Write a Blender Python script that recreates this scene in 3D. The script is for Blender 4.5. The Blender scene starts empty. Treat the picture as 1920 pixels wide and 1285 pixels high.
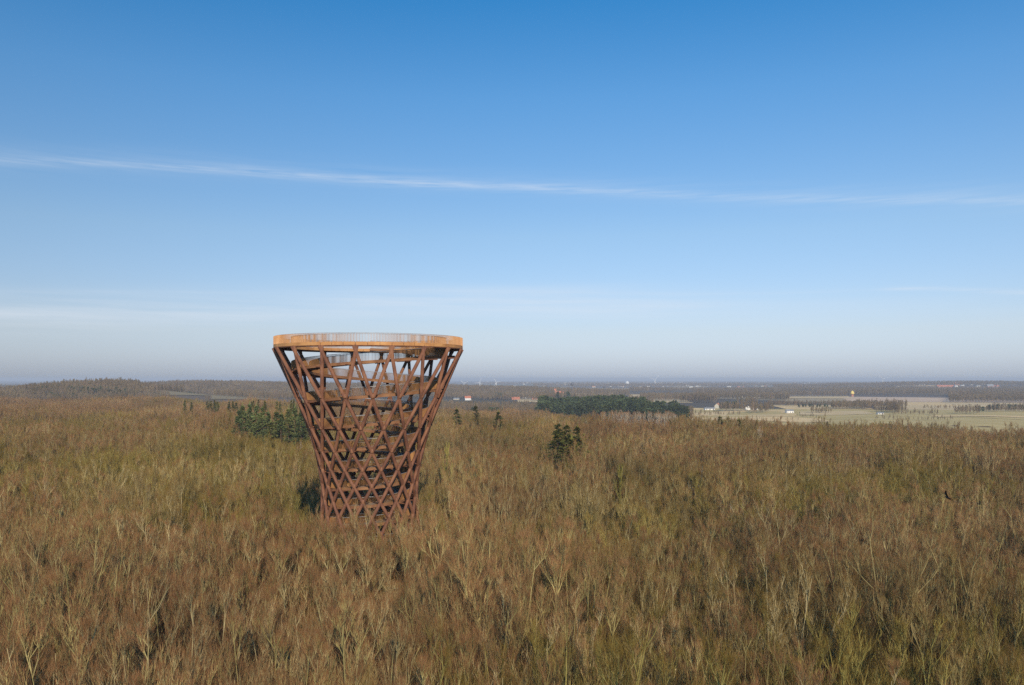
import bpy, math, random
import numpy as np
from mathutils import Vector, Matrix, noise as mnoise

R = math.radians
rng = np.random.default_rng(7)
random.seed(7)
sc = bpy.context.scene
COL = sc.collection

# ------------------------------------------------------------------ camera
FPX, HOR, CAMZ = 1493.0, 710.5, 39.2          # focal length in photo pixels, horizon row, height above the wood's floor
cam_d = bpy.data.cameras.new('camera')
cam = bpy.data.objects.new('camera', cam_d)
COL.objects.link(cam)
cam.location = (0, 0, CAMZ)
cam.rotation_euler = (R(90), 0, 0)
cam_d.sensor_width = 36.0
cam_d.lens = 36.0 * FPX / 1920.0
cam_d.shift_y = (HOR - 642.5) / 1920.0
cam_d.clip_start = 0.5
cam_d.clip_end = 80000
sc.camera = cam

# ------------------------------------------------------------------ sun and sky
SUN_EL, SUN_AZ = R(27), R(180 - 12)            # azimuth measured clockwise from +Y (behind the camera, slightly right)
sun_dir = Vector((math.sin(SUN_AZ) * math.cos(SUN_EL), math.cos(SUN_AZ) * math.cos(SUN_EL), math.sin(SUN_EL)))
sd = bpy.data.lights.new('sun', 'SUN')
sd.energy = 4.2
sd.angle = R(0.5)
sd.color = (1.0, 0.875, 0.69)
so = bpy.data.objects.new('sun', sd)
COL.objects.link(so)
so.rotation_euler = sun_dir.to_track_quat('Z', 'Y').to_euler()
so.location = (0, -50, 120)

world = bpy.data.worlds.new('World')
sc.world = world
world.use_nodes = True
WN, WL = world.node_tree.nodes, world.node_tree.links
WN.clear()


def wnode(t, **kw):
    n = WN.new(t)
    for k, v in kw.items():
        setattr(n, k, v)
    return n


def wmath(op, a, b=None, c=None, clamp=False):
    n = WN.new('ShaderNodeMath')
    n.operation = op
    n.use_clamp = clamp
    for i, v in enumerate((a, b, c)):
        if v is None:
            continue
        if isinstance(v, (int, float)):
            n.inputs[i].default_value = v
        else:
            WL.new(v, n.inputs[i])
    return n.outputs[0]


sky = wnode('ShaderNodeTexSky')
sky.sky_type = 'NISHITA'
sky.sun_disc = False
sky.sun_elevation = SUN_EL
sky.sun_rotation = -SUN_AZ
sky.altitude = 60
sky.air_density = 1.0
sky.dust_density = 0.6
sky.ozone_density = 1.6
tc = wnode('ShaderNodeTexCoord')
sx = wnode('ShaderNodeSeparateXYZ')
WL.new(tc.outputs['Generated'], sx.inputs[0])
vx, vy, vz = sx.outputs
hl = wmath('SQRT', wmath('ADD', wmath('MULTIPLY', vx, vx), wmath('MULTIPLY', vy, vy)))
tanel = wmath('DIVIDE', vz, wmath('MAXIMUM', hl, 0.001))          # tangent of the elevation
azr = wmath('ARCTAN2', vx, vy)                                    # azimuth from +Y
# a low bank of thin haze that whitens the foot of the sky all round
hz = WN.new('ShaderNodeValToRGB')
els = hz.color_ramp.elements
els[0].position = 0.0
els[0].color = (0.33, 0.36, 0.46, 1)
els[1].position = 1.0
els[1].color = (0.0, 0.0, 0.0, 1)
tint = WN.new('ShaderNodeValToRGB')                               # clear air filter: keeps the deep blue upward
te = tint.color_ramp
te.elements[0].position = 0.0
te.elements[0].color = (0.60, 0.71, 1.16, 1)
te.elements[1].position = 1.0
te.elements[1].color = (0.19, 0.85, 1.25, 1)
for p, c in ((0.027, (0.613, 0.707, 1.13, 1)), (0.115, (0.736, 0.745, 0.95, 1)), (0.356, (0.79, 0.89, 1.0, 1)), (0.704, (0.52, 0.94, 1.20, 1))):
    e = te.elements.new(p)
    e.color = c
WL.new(wmath('MULTIPLY', tanel, 2.0, clamp=True), tint.inputs[0])
mulc = wnode('ShaderNodeMixRGB', blend_type='MULTIPLY')
mulc.inputs[0].default_value = 1.0
WL.new(sky.outputs[0], mulc.inputs[1])
WL.new(tint.outputs[0], mulc.inputs[2])


def band(curve_node_out, half, soft_scale, strength, seed, stretch=(2.2, 60.0)):
    """thin cirrus streak: 1 on its axis, fading over 'half' (in tangent units), broken up by noise"""
    d = wmath('ABSOLUTE', wmath('SUBTRACT', tanel, curve_node_out))
    cmb = WN.new('ShaderNodeCombineXYZ')
    WL.new(wmath('MULTIPLY', azr, stretch[0]), cmb.inputs[0])
    WL.new(wmath('MULTIPLY', tanel, stretch[1]), cmb.inputs[1])
    cmb.inputs[2].default_value = seed
    nz = WN.new('ShaderNodeTexNoise')
    nz.inputs['Scale'].default_value = 3.0
    nz.inputs['Detail'].default_value = 6.0
    nz.inputs['Roughness'].default_value = 0.62
    WL.new(cmb.outputs[0], nz.inputs['Vector'])
    nf = wmath('MULTIPLY', wmath('SUBTRACT', nz.outputs[0], 0.30, clamp=True), 2.6, clamp=True)
    g = wmath('DIVIDE', d, half)
    f = wmath('POWER', 2.718, wmath('MULTIPLY', wmath('MULTIPLY', g, g), -1.0))
    return wmath('MULTIPLY', wmath('MULTIPLY', f, nf), strength)


def axis(pts):
    """piecewise smooth tan(elevation) as a function of azimuth (radians), from photo rows"""
    n = WN.new('ShaderNodeFloatCurve')
    cv = n.mapping.curves[0]
    xs = [((p[0] - 960) / FPX) for p in pts]
    lo, hi = -0.75, 0.75
    data = []
    for (px, py), u in zip(pts, xs):
        az = math.atan(u)
        data.append(((az - lo) / (hi - lo), (HOR - py) / FPX / math.sqrt(1 + u * u) * 2.0))
    while len(cv.points) < len(data):
        cv.points.new(0.5, 0.5)
    for q, (a, b) in zip(cv.points, data):
        q.location = (a, b)
    n.mapping.update()
    WL.new(wmath('DIVIDE', wmath('SUBTRACT', azr, lo), hi - lo, clamp=True), n.inputs['Value'])
    return wmath('MULTIPLY', n.outputs[0], 0.5)


ax1 = axis([(-400, 290), (0, 300), (400, 318), (760, 342), (1100, 357), (1500, 374), (1900, 376), (2300, 380)])
ax2 = axis([(-300, 585), (0, 590), (500, 578), (900, 568), (1400, 578), (2300, 596)])
ax3 = axis([(-300, 545), (400, 548), (900, 547), (1450, 549), (1700, 541), (1900, 547), (2300, 552)])


def azfade(a0, a1):
    m = WN.new('ShaderNodeMapRange')
    m.interpolation_type = 'SMOOTHSTEP'
    m.inputs['From Min'].default_value = a0
    m.inputs['From Max'].default_value = a1
    WL.new(azr, m.inputs['Value'])
    return m.outputs[0]


b1 = wmath('MULTIPLY', band(ax1, 0.0050, 1, 0.34, 1.3, (6.0, 110.0)), wmath('ADD', wmath('MULTIPLY', wmath('MULTIPLY', azfade(-0.45, -0.22), azfade(0.25, -0.02)), 0.45), 0.64))
b1w = band(wmath('ADD', ax1, 0.003), 0.014, 1, 0.13, 4.1, (2.4, 50.0))
b2 = wmath('MULTIPLY', band(ax2, 0.0185, 1, 0.66, 7.7, (0.7, 14.0)), wmath('ADD', wmath('MULTIPLY', azfade(0.35, 0.05), 0.75), 0.25))
b3 = wmath('MULTIPLY', band(ax3, 0.0026, 1, 0.42, 3.2, (1.5, 60.0)), wmath('ADD', wmath('MULTIPLY', azfade(0.42, 0.46), 0.9), 0.22))
cl = wmath('ADD', wmath('ADD', b1, b1w), wmath('ADD', b2, b3), clamp=True)
mixc = wnode('ShaderNodeMixRGB', blend_type='MIX')
WL.new(cl, mixc.inputs[0])
WL.new(mulc.outputs[0], mixc.inputs[1])
SKYS = 0.115
mixc.inputs[2].default_value = (0.74 / SKYS, 0.80 / SKYS, 0.88 / SKYS, 1)
bg = wnode('ShaderNodeBackground')
bg.inputs['Strength'].default_value = SKYS
WL.new(mixc.outputs[0], bg.inputs[0])
wo = wnode('ShaderNodeOutputWorld')
WL.new(bg.outputs[0], wo.inputs[0])

sc.view_settings.view_transform = 'Standard'
sc.view_settings.look = 'None'
sc.view_settings.exposure = 0.0
sc.view_settings.gamma = 1.0
sc.view_settings.use_curve_mapping = False
sc.render.engine = 'CYCLES'
sc.cycles.use_denoising = False
sc.cycles.max_bounces = 4
sc.cycles.diffuse_bounces = 2
sc.cycles.glossy_bounces = 1
sc.cycles.volume_bounces = 0
sc.cycles.transparent_max_bounces = 6
sc.cycles.volume_step_rate = 1.0


# ------------------------------------------------------------------ helpers
def tag(o, label=None, cat=None, group=None, kind=None):
    if label:
        o['label'] = label
    if cat:
        o['category'] = cat
    if group:
        o['group'] = group
    if kind:
        o['kind'] = kind
    return o


def mesh(name, verts, faces, mat=None, smooth=False):
    me = bpy.data.meshes.new(name)
    if isinstance(verts, np.ndarray):
        verts = verts.reshape(-1, 3)
        fa = np.asarray(faces, dtype=np.int32)
        nv, nf, k = len(verts), len(fa), fa.shape[1]
        me.vertices.add(nv)
        me.vertices.foreach_set('co', verts.astype(np.float32).ravel())
        me.loops.add(nf * k)
        me.loops.foreach_set('vertex_index', fa.ravel())
        me.polygons.add(nf)
        me.polygons.foreach_set('loop_start', np.arange(0, nf * k, k, dtype=np.int32))
        me.polygons.foreach_set('loop_total', np.full(nf, k, dtype=np.int32))
        me.update(calc_edges=True)
    else:
        me.from_pydata([tuple(v) for v in verts], [], [tuple(f) for f in faces])
        me.update()
    if mat:
        me.materials.append(mat)
    if smooth:
        me.polygons.foreach_set('use_smooth', [True] * len(me.polygons))
    return me


def link(name, data, parent=None, loc=None, rot=None, scale=None):
    o = bpy.data.objects.new(name, data)
    COL.objects.link(o)
    if parent is not None:
        o.parent = parent
    if loc is not None:
        o.location = loc
    if rot is not None:
        o.rotation_euler = rot
    if scale is not None:
        o.scale = scale if hasattr(scale, '__len__') else (scale,) * 3
    return o


class MB:
    """collects simple solids into one mesh"""

    def __init__(self):
        self.v, self.f = [], []

    def add(self, vs, fs):
        n = len(self.v)
        self.v += [tuple(p) for p in vs]
        self.f += [tuple(i + n for i in f) for f in fs]

    def box(self, x0, x1, y0, y1, z0, z1):
        self.add([(x0, y0, z0), (x1, y0, z0), (x1, y1, z0), (x0, y1, z0), (x0, y0, z1), (x1, y0, z1), (x1, y1, z1), (x0, y1, z1)],
                 [(3, 2, 1, 0), (4, 5, 6, 7), (0, 1, 5, 4), (1, 2, 6, 5), (2, 3, 7, 6), (3, 0, 4, 7)])

    def tube(self, pts, rad, n=8, caps=True):
        pts = [Vector(p) for p in pts]
        rad = rad if hasattr(rad, '__len__') else [rad] * len(pts)
        vs, fs = [], []
        for i, p in enumerate(pts):
            d = (pts[min(i + 1, len(pts) - 1)] - pts[max(i - 1, 0)]).normalized()
            a = Vector((0, 0, 1)) if abs(d.z) < 0.9 else Vector((1, 0, 0))
            u = d.cross(a).normalized()
            w = d.cross(u)
            for k in range(n):
                t = 2 * math.pi * k / n
                vs.append(p + (u * math.cos(t) + w * math.sin(t)) * rad[i])
        for i in range(len(pts) - 1):
            for k in range(n):
                a, b = i * n + k, i * n + (k + 1) % n
                fs.append((a, b, b + n, a + n))
        if caps:
            fs.append(tuple(range(n))[::-1])
            fs.append(tuple((len(pts) - 1) * n + k for k in range(n)))
        self.add(vs, fs)

    def build(self, name, mat, parent=None, smooth=False, loc=None, rot=None):
        return link(name, mesh(name, self.v, self.f, mat, smooth), parent, loc, rot)


def sstep(a, b, x):
    t = np.clip((x - a) / (b - a), 0, 1)
    return t * t * (3 - 2 * t)


# ------------------------------------------------------------------ materials
def material(name):
    m = bpy.data.materials.new(name)
    m.use_nodes = True
    N, L = m.node_tree.nodes, m.node_tree.links
    return m, N, L, N['Principled BSDF']


def noise_mat(name, c1, c2, scale=1.0, rough=0.8, detail=5, metallic=0.0, bump=0.0, c3=None, coords='Object', stretch=(1, 1, 1), spec=0.3, lo=0.35, hi=0.65):
    m, N, L, b = material(name)
    t = N.new('ShaderNodeTexCoord')
    mp = N.new('ShaderNodeMapping')
    mp.inputs['Scale'].default_value = stretch
    L.new(t.outputs[coords], mp.inputs[0])
    nz = N.new('ShaderNodeTexNoise')
    nz.inputs['Scale'].default_value = scale
    nz.inputs['Detail'].default_value = detail
    L.new(mp.outputs[0], nz.inputs[0])
    r = N.new('ShaderNodeValToRGB')
    r.color_ramp.elements[0].position = lo
    r.color_ramp.elements[0].color = (*c1, 1)
    r.color_ramp.elements[1].position = hi
    r.color_ramp.elements[1].color = (*c2, 1)
    if c3:
        e = r.color_ramp.elements.new((lo + hi) / 2)
        e.color = (*c3, 1)
    L.new(nz.outputs[0], r.inputs[0])
    L.new(r.outputs[0], b.inputs['Base Color'])
    b.inputs['Roughness'].default_value = rough
    b.inputs['Metallic'].default_value = metallic
    b.inputs['Specular IOR Level'].default_value = spec
    if bump:
        bp = N.new('ShaderNodeBump')
        bp.inputs['Strength'].default_value = bump
        L.new(nz.outputs[0], bp.inputs['Height'])
        L.new(bp.outputs[0], b.inputs['Normal'])
    return m


def tree_mat(name, cols, patch=0.02, mixr=0.45, spec=0.05, fine=0.0):
    """colour differs from tree to tree: broad patches of the wood plus a random share of its own"""
    m, N, L, b = material(name)
    oi = N.new('ShaderNodeObjectInfo')
    nz = N.new('ShaderNodeTexNoise')
    nz.inputs['Scale'].default_value = patch
    nz.inputs['Detail'].default_value = 2
    L.new(oi.outputs['Location'], nz.inputs[0])
    wn = N.new('ShaderNodeTexWhiteNoise')
    L.new(oi.outputs['Location'], wn.inputs[0])
    mr = N.new('ShaderNodeMapRange')
    mr.inputs['From Min'].default_value = 0.35
    mr.inputs['From Max'].default_value = 0.65
    L.new(nz.outputs[0], mr.inputs[0])
    mx = N.new('ShaderNodeMix')
    mx.inputs[0].default_value = mixr
    L.new(mr.outputs[0], mx.inputs[2])
    L.new(wn.outputs[0], mx.inputs[3])
    r = N.new('ShaderNodeValToRGB')
    n = len(cols)
    r.color_ramp.elements[0].position = 0.1
    r.color_ramp.elements[0].color = (*cols[0], 1)
    r.color_ramp.elements[1].position = 0.9
    r.color_ramp.elements[1].color = (*cols[-1], 1)
    for i in range(1, n - 1):
        e = r.color_ramp.elements.new(0.1 + 0.8 * i / (n - 1))
        e.color = (*cols[i], 1)
    L.new(mx.outputs[0], r.inputs[0])
    sc3 = N.new('ShaderNodeSeparateColor')
    L.new(wn.outputs['Color'], sc3.inputs[0])
    mvv = N.new('ShaderNodeMapRange')
    mvv.inputs['To Min'].default_value = 0.80
    mvv.inputs['To Max'].default_value = 1.18
    L.new(sc3.outputs[1], mvv.inputs[0])
    nb2 = N.new('ShaderNodeTexNoise')
    nb2.inputs['Scale'].default_value = 0.021
    nb2.inputs['Detail'].default_value = 3
    L.new(oi.outputs['Location'], nb2.inputs[0])
    mb2 = N.new('ShaderNodeMapRange')
    mb2.inputs['From Min'].default_value = 0.36
    mb2.inputs['From Max'].default_value = 0.64
    mb2.inputs['To Min'].default_value = 0.70
    mb2.inputs['To Max'].default_value = 1.10
    L.new(nb2.outputs[0], mb2.inputs[0])
    mm2 = N.new('ShaderNodeMath')
    mm2.operation = 'MULTIPLY'
    L.new(mb2.outputs[0], mm2.inputs[0])
    L.new(mvv.outputs[0], mm2.inputs[1])
    hs0 = N.new('ShaderNodeHueSaturation')
    L.new(mm2.outputs[0], hs0.inputs['Value'])
    L.new(r.outputs[0], hs0.inputs['Color'])
    out = hs0.outputs[0]
    if fine:
        tcn = N.new('ShaderNodeTexCoord')
        n2 = N.new('ShaderNodeTexNoise')
        n2.inputs['Scale'].default_value = fine
        n2.inputs['Detail'].default_value = 3
        L.new(tcn.outputs['Object'], n2.inputs[0])
        hs = N.new('ShaderNodeHueSaturation')
        mv = N.new('ShaderNodeMapRange')
        mv.inputs['From Min'].default_value = 0.3
        mv.inputs['From Max'].default_value = 0.7
        mv.inputs['To Min'].default_value = 0.6
        mv.inputs['To Max'].default_value = 1.35
        L.new(n2.outputs[0], mv.inputs[0])
        L.new(mv.outputs[0], hs.inputs['Value'])
        L.new(out, hs.inputs['Color'])
        out = hs.outputs[0]
    L.new(out, b.inputs['Base Color'])
    b.inputs['Roughness'].default_value = 0.85
    b.inputs['Specular IOR Level'].default_value = spec
    return m


M = {}
M['beam'] = noise_mat('corten beam', (0.126, 0.052, 0.030), (0.252, 0.113, 0.059), 0.9, 0.75, 8, c3=(0.185, 0.077, 0.044), stretch=(1, 1, 0.5), bump=0.05)
M['plate'] = noise_mat('corten fascia plate', (0.38, 0.175, 0.065), (0.58, 0.30, 0.115), 0.6, 0.7, 7, c3=(0.48, 0.23, 0.085))
M['fascia'] = noise_mat('corten ramp edge', (0.160, 0.074, 0.036), (0.288, 0.144, 0.068), 0.6, 0.75, 7, c3=(0.224, 0.104, 0.050))
M['baluster'] = noise_mat('corten baluster', (0.234, 0.108, 0.042), (0.412, 0.211, 0.079), 0.5, 0.75, 6, c3=(0.319, 0.155, 0.056))
M['rail_orange'] = noise_mat('orange corten railing', (0.52, 0.26, 0.115), (0.70, 0.38, 0.18), 0.5, 0.7, 6)
M['soffit'] = noise_mat('shaded steel soffit', (0.055, 0.030, 0.020), (0.11, 0.055, 0.034), 1.2, 0.85)  # shadow under the decks is painted into this dark base colour
M['plank'] = noise_mat('weathered oak deck', (0.289, 0.221, 0.170), (0.425, 0.340, 0.272), 2.0, 0.85)
M['handrail'] = noise_mat('grey handrail', (0.30, 0.30, 0.31), (0.42, 0.42, 0.44), 2, 0.5, metallic=0.3)

M['twig'] = tree_mat('bare twigs', [(0.299, 0.165, 0.068), (0.268, 0.150, 0.054), (0.252, 0.155, 0.050), (0.231, 0.150, 0.044), (0.294, 0.180, 0.072)], 0.018, 0.42)
M['twig_olive'] = tree_mat('olive twigs', [(0.207, 0.136, 0.033), (0.258, 0.163, 0.041), (0.191, 0.132, 0.034)], 0.02, 0.6)
M['twig_red'] = tree_mat('red brown twigs', [(0.331, 0.165, 0.078), (0.294, 0.148, 0.064), (0.315, 0.170, 0.078)], 0.02, 0.6)
M['bark'] = tree_mat('lichened bark', [(0.386, 0.304, 0.139), (0.350, 0.286, 0.112), (0.460, 0.365, 0.190), (0.322, 0.260, 0.102)], 0.02, 0.7, fine=1.2)
M['bark_olive'] = tree_mat('algae green bark', [(0.304, 0.255, 0.078), (0.368, 0.304, 0.102), (0.276, 0.229, 0.071)], 0.02, 0.7, fine=1.2)
M['bark_pale'] = tree_mat('pale birch bark', [(0.60, 0.54, 0.43), (0.50, 0.44, 0.33)], 0.02, 0.7, fine=2.0)
M['conifer'] = tree_mat('spruce needles', [(0.106, 0.113, 0.030), (0.144, 0.140, 0.034), (0.175, 0.157, 0.038)], 0.05, 0.7, fine=0.8)
M['pine'] = tree_mat('dark pine needles', [(0.081, 0.108, 0.047), (0.106, 0.130, 0.051), (0.069, 0.095, 0.043)], 0.02, 0.7, fine=0.6)
M['bluepine'] = tree_mat('bluish young pine needles', [(0.163, 0.189, 0.068), (0.125, 0.157, 0.060), (0.213, 0.205, 0.064)], 0.05, 0.7, fine=0.8)
M['larch'] = tree_mat('yellow green twigs', [(0.22, 0.20, 0.045), (0.25, 0.21, 0.055)], 0.05, 0.7, fine=0.8)
M['trunk_dark'] = noise_mat('conifer bark', (0.10, 0.06, 0.035), (0.17, 0.11, 0.07), 3)
M['shrub'] = tree_mat('hedge twigs', [(0.25, 0.165, 0.105), (0.215, 0.165, 0.085), (0.26, 0.18, 0.12)], 0.01, 0.6)

M['white'] = noise_mat('white render', (0.74, 0.72, 0.68), (0.82, 0.80, 0.77), 1.0, 0.8)
M['cream'] = noise_mat('cream render', (0.55, 0.49, 0.38), (0.64, 0.58, 0.46), 1.0, 0.8)
M['brick'] = noise_mat('red brick wall', (0.42, 0.17, 0.11), (0.54, 0.25, 0.16), 1.0, 0.85)
M['redroof'] = noise_mat('red tiled roof', (0.42, 0.13, 0.07), (0.54, 0.20, 0.11), 0.8, 0.8)
M['greyroof'] = noise_mat('grey roof', (0.20, 0.20, 0.21), (0.30, 0.30, 0.31), 0.8, 0.8)
M['glass'] = noise_mat('dark window', (0.05, 0.06, 0.08), (0.08, 0.09, 0.11), 1.0, 0.2, spec=0.6)
M['yellow'] = noise_mat('yellow paint', (0.78, 0.55, 0.12), (0.82, 0.62, 0.2), 1.0, 0.5)
M['darkm'] = noise_mat('dark painted concrete', (0.10, 0.10, 0.12), (0.15, 0.15, 0.17), 1.0, 0.8)
M['bird'] = noise_mat('black feathers', (0.010, 0.009, 0.009), (0.022, 0.019, 0.018), 6, 0.6)


# ------------------------------------------------------------------ terrain
def bump_(x, y, cx, cy, sx_, sy_, h, rot=0.0):
    c, s = math.cos(rot), math.sin(rot)
    dx, dy = x - cx, y - cy
    a, b = c * dx + s * dy, -s * dx + c * dy
    return h * np.exp(-(a / sx_) ** 2 - (b / sy_) ** 2)


def pu(px, Y):
    return (px - 960) / FPX * Y


def ground_z(x, y):
    x = np.asarray(x, float)
    y = np.asarray(y, float)
    r = np.hypot(x, y)
    ang = x / (np.abs(y) + 120.0)
    right = sstep(-0.30, 0.06, ang)
    z = -6.0 * (1 - sstep(300, 900, r)) - sstep(170, 950, r) * 3.0 - sstep(170, 760, r) * 10.5 * right - sstep(900, 2400, r) * (9.0 - 5.5 * right)
    z = z + sstep(60, 200, r) * (1.3 * np.sin(x * 0.021 + 1.2) * np.cos(y * 0.017) + 0.9 * np.sin(x * 0.043 - y * 0.03)) * (1 - sstep(900, 1800, r))
    # hills on the left
    z = z + bump_(x, y, pu(195, 1450), 1450, 140, 250, 20.0)
    z = z + bump_(x, y, pu(50, 1450), 1450, 200, 230, 3.5)
    z = z + bump_(x, y, pu(-150, 1500), 1500, 330, 260, 9)
    z = z + bump_(x, y, pu(335, 2250), 2250, 260, 330, 26)
    z = z + bump_(x, y, pu(-100, 2600), 2600, 500, 400, 17)
    z = z + bump_(x, y, pu(560, 2500), 2500, 330, 300, 15.0)
    z = z + bump_(x, y, pu(770, 2500), 2500, 300, 300, 14.5)
    z = z + bump_(x, y, pu(980, 2700), 2700, 330, 260, 12.0)
    # field slope under hill two
    z = z + bump_(x, y, pu(385, 1480), 1480, 230, 230, 10.0)
    # gentle rises under the village and the right hand fields
    z = z + bump_(x, y, pu(1070, 1700), 1700, 260, 230, 7.0)
    z = z + bump_(x, y, pu(1620, 2150), 2150, 380, 160, 6.0)
    z = z + bump_(x, y, pu(1850, 4200), 4200, 900, 500, 26.0)
    return z


def gz(x, y):
    return float(ground_z(x, y))


def ray_ground(px, py, lift=0.0, lo=60.0, hi=22000.0):
    """point of the ground seen at a photo pixel"""
    Ys = np.geomspace(lo, hi, 1500)
    X = (px - 960) / FPX * Ys
    zr = CAMZ - (py - HOR) / FPX * Ys
    g = ground_z(X, Ys) + lift
    k = np.argmax(g >= zr) if np.any(g >= zr) else len(Ys) - 1
    return float(X[k]), float(Ys[k]), float(g[k])


def ground_mat():
    m, N, L, b = material('wood floor and farmland')
    geo = N.new('ShaderNodeNewGeometry')
    n1 = N.new('ShaderNodeTexNoise')
    n1.inputs['Scale'].default_value = 0.9
    n1.inputs['Detail'].default_value = 8
    L.new(geo.outputs['Position'], n1.inputs[0])
    r1 = N.new('ShaderNodeValToRGB')
    r1.color_ramp.elements[0].position = 0.3
    r1.color_ramp.elements[0].color = (0.075, 0.045, 0.022, 1)
    r1.color_ramp.elements[1].position = 0.72
    r1.color_ramp.elements[1].color = (0.26, 0.155, 0.065, 1)
    L.new(n1.outputs[0], r1.inputs[0])
    # farmland patchwork far out
    mp = N.new('ShaderNodeMapping')
    mp.inputs['Scale'].default_value = (0.0022, 0.0012, 0.0)
    mp.inputs['Rotation'].default_value = (0, 0, 0.3)
    L.new(geo.outputs['Position'], mp.inputs[0])
    vo = N.new('ShaderNodeTexVoronoi')
    vo.inputs['Scale'].default_value = 1.0
    L.new(mp.outputs[0], vo.inputs[0])
    sp = N.new('ShaderNodeSeparateXYZ')
    L.new(vo.outputs['Color'], sp.inputs[0])
    r2 = N.new('ShaderNodeValToRGB')
    r2.color_ramp.interpolation = 'CONSTANT'
    cols = [(0.0, (0.145, 0.11, 0.085)), (0.36, (0.11, 0.09, 0.07)), (0.52, (0.17, 0.125, 0.09)), (0.68, (0.40, 0.31, 0.19)), (0.76, (0.10, 0.085, 0.06)), (0.93, (0.22, 0.20, 0.11))]
    r2.color_ramp.elements[0].position = 0
    r2.color_ramp.elements[0].color = (*cols[0][1], 1)
    r2.color_ramp.elements[1].position = cols[1][0]
    r2.color_ramp.elements[1].color = (*cols[1][1], 1)
    for p, c in cols[2:]:
        e = r2.color_ramp.elements.new(p)
        e.color = (*c, 1)
    L.new(sp.outputs[0], r2.inputs[0])
    sp2 = N.new('ShaderNodeVectorMath')
    sp2.operation = 'LENGTH'
    L.new(geo.outputs['Position'], sp2.inputs[0])
    mr = N.new('ShaderNodeMapRange')
    mr.inputs['From Min'].default_value = 1350
    mr.inputs['From Max'].default_value = 1500
    L.new(sp2.outputs['Value'], mr.inputs[0])
    mx = N.new('ShaderNodeMixRGB')
    L.new(mr.outputs[0], mx.inputs[0])
    L.new(r1.outputs[0], mx.inputs[1])
    L.new(r2.outputs[0], mx.inputs[2])
    L.new(mx.outputs[0], b.inputs['Base Color'])
    b.inputs['Roughness'].default_value = 0.95
    b.inputs['Specular IOR Level'].default_value = 0.05
    return m


M['ground'] = ground_mat()
na, nr = 420, 210
rr = np.concatenate([[0.0], np.geomspace(15, 24000, nr)])
aa = np.linspace(0, 2 * math.pi, na, endpoint=False)
gx = np.outer(rr[1:], np.sin(aa))
gy = np.outer(rr[1:], np.cos(aa))
gv = np.stack([gx, gy, ground_z(gx, gy)], -1).reshape(-1, 3)
ii = np.arange(nr - 1)[:, None] * na + np.arange(na)[None, :]
jj = np.arange(nr - 1)[:, None] * na + ((np.arange(na) + 1) % na)[None, :]
quads = np.stack([ii, ii + na, jj + na, jj], -1).reshape(-1, 4)[:, ::-1]
gm = mesh('ground', gv, quads, M['ground'], True)
go = link('ground', gm)
tag(go, kind='structure')
cap = MB()
cap.add([tuple(gv[k]) for k in range(na)], [tuple(range(na))[::-1]])
# middle disc of the same sheet
bmv = [tuple(gv[k]) for k in range(na)]
gc = cap.build('ground', M['ground'])
tag(gc, kind='structure')


def field(corners, mat, name='field', lift=0.45, nx=14, ny=10):
    pts = [ray_ground(px, py) for px, py in corners]     # near-left, near-right, far-right, far-left
    P = [np.array(p[:2]) for p in pts]
    vs = []
    for j in range(ny + 1):
        for i in range(nx + 1):
            a, b_ = i / nx, j / ny
            q = (P[0] * (1 - a) + P[1] * a) * (1 - b_) + (P[3] * (1 - a) + P[2] * a) * b_
            vs.append((q[0], q[1], gz(q[0], q[1]) + lift))
    fs = [(j * (nx + 1) + i, j * (nx + 1) + i + 1, (j + 1) * (nx + 1) + i + 1, (j + 1) * (nx + 1) + i) for j in range(ny) for i in range(nx)]
    o = link(name, mesh(name, vs, fs, mat, True))
    tag(o, kind='structure')
    return o


def field_mat(name, c1, c2):
    return noise_mat(name, c1, c2, 0.02, 0.95, 8, coords='Object', stretch=(1, 3.5, 1), spec=0.05)


M['straw'] = field_mat('straw stubble', (0.70, 0.47, 0.22), (0.80, 0.58, 0.30))
M['green_field'] = field_mat('pale winter grass', (0.48, 0.36, 0.145), (0.62, 0.46, 0.20))
M['soil'] = field_mat('bare pinkish soil', (0.58, 0.40, 0.27), (0.70, 0.51, 0.35))
M['dry_grass'] = field_mat('dry grass', (0.60, 0.43, 0.22), (0.72, 0.53, 0.29))

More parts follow.
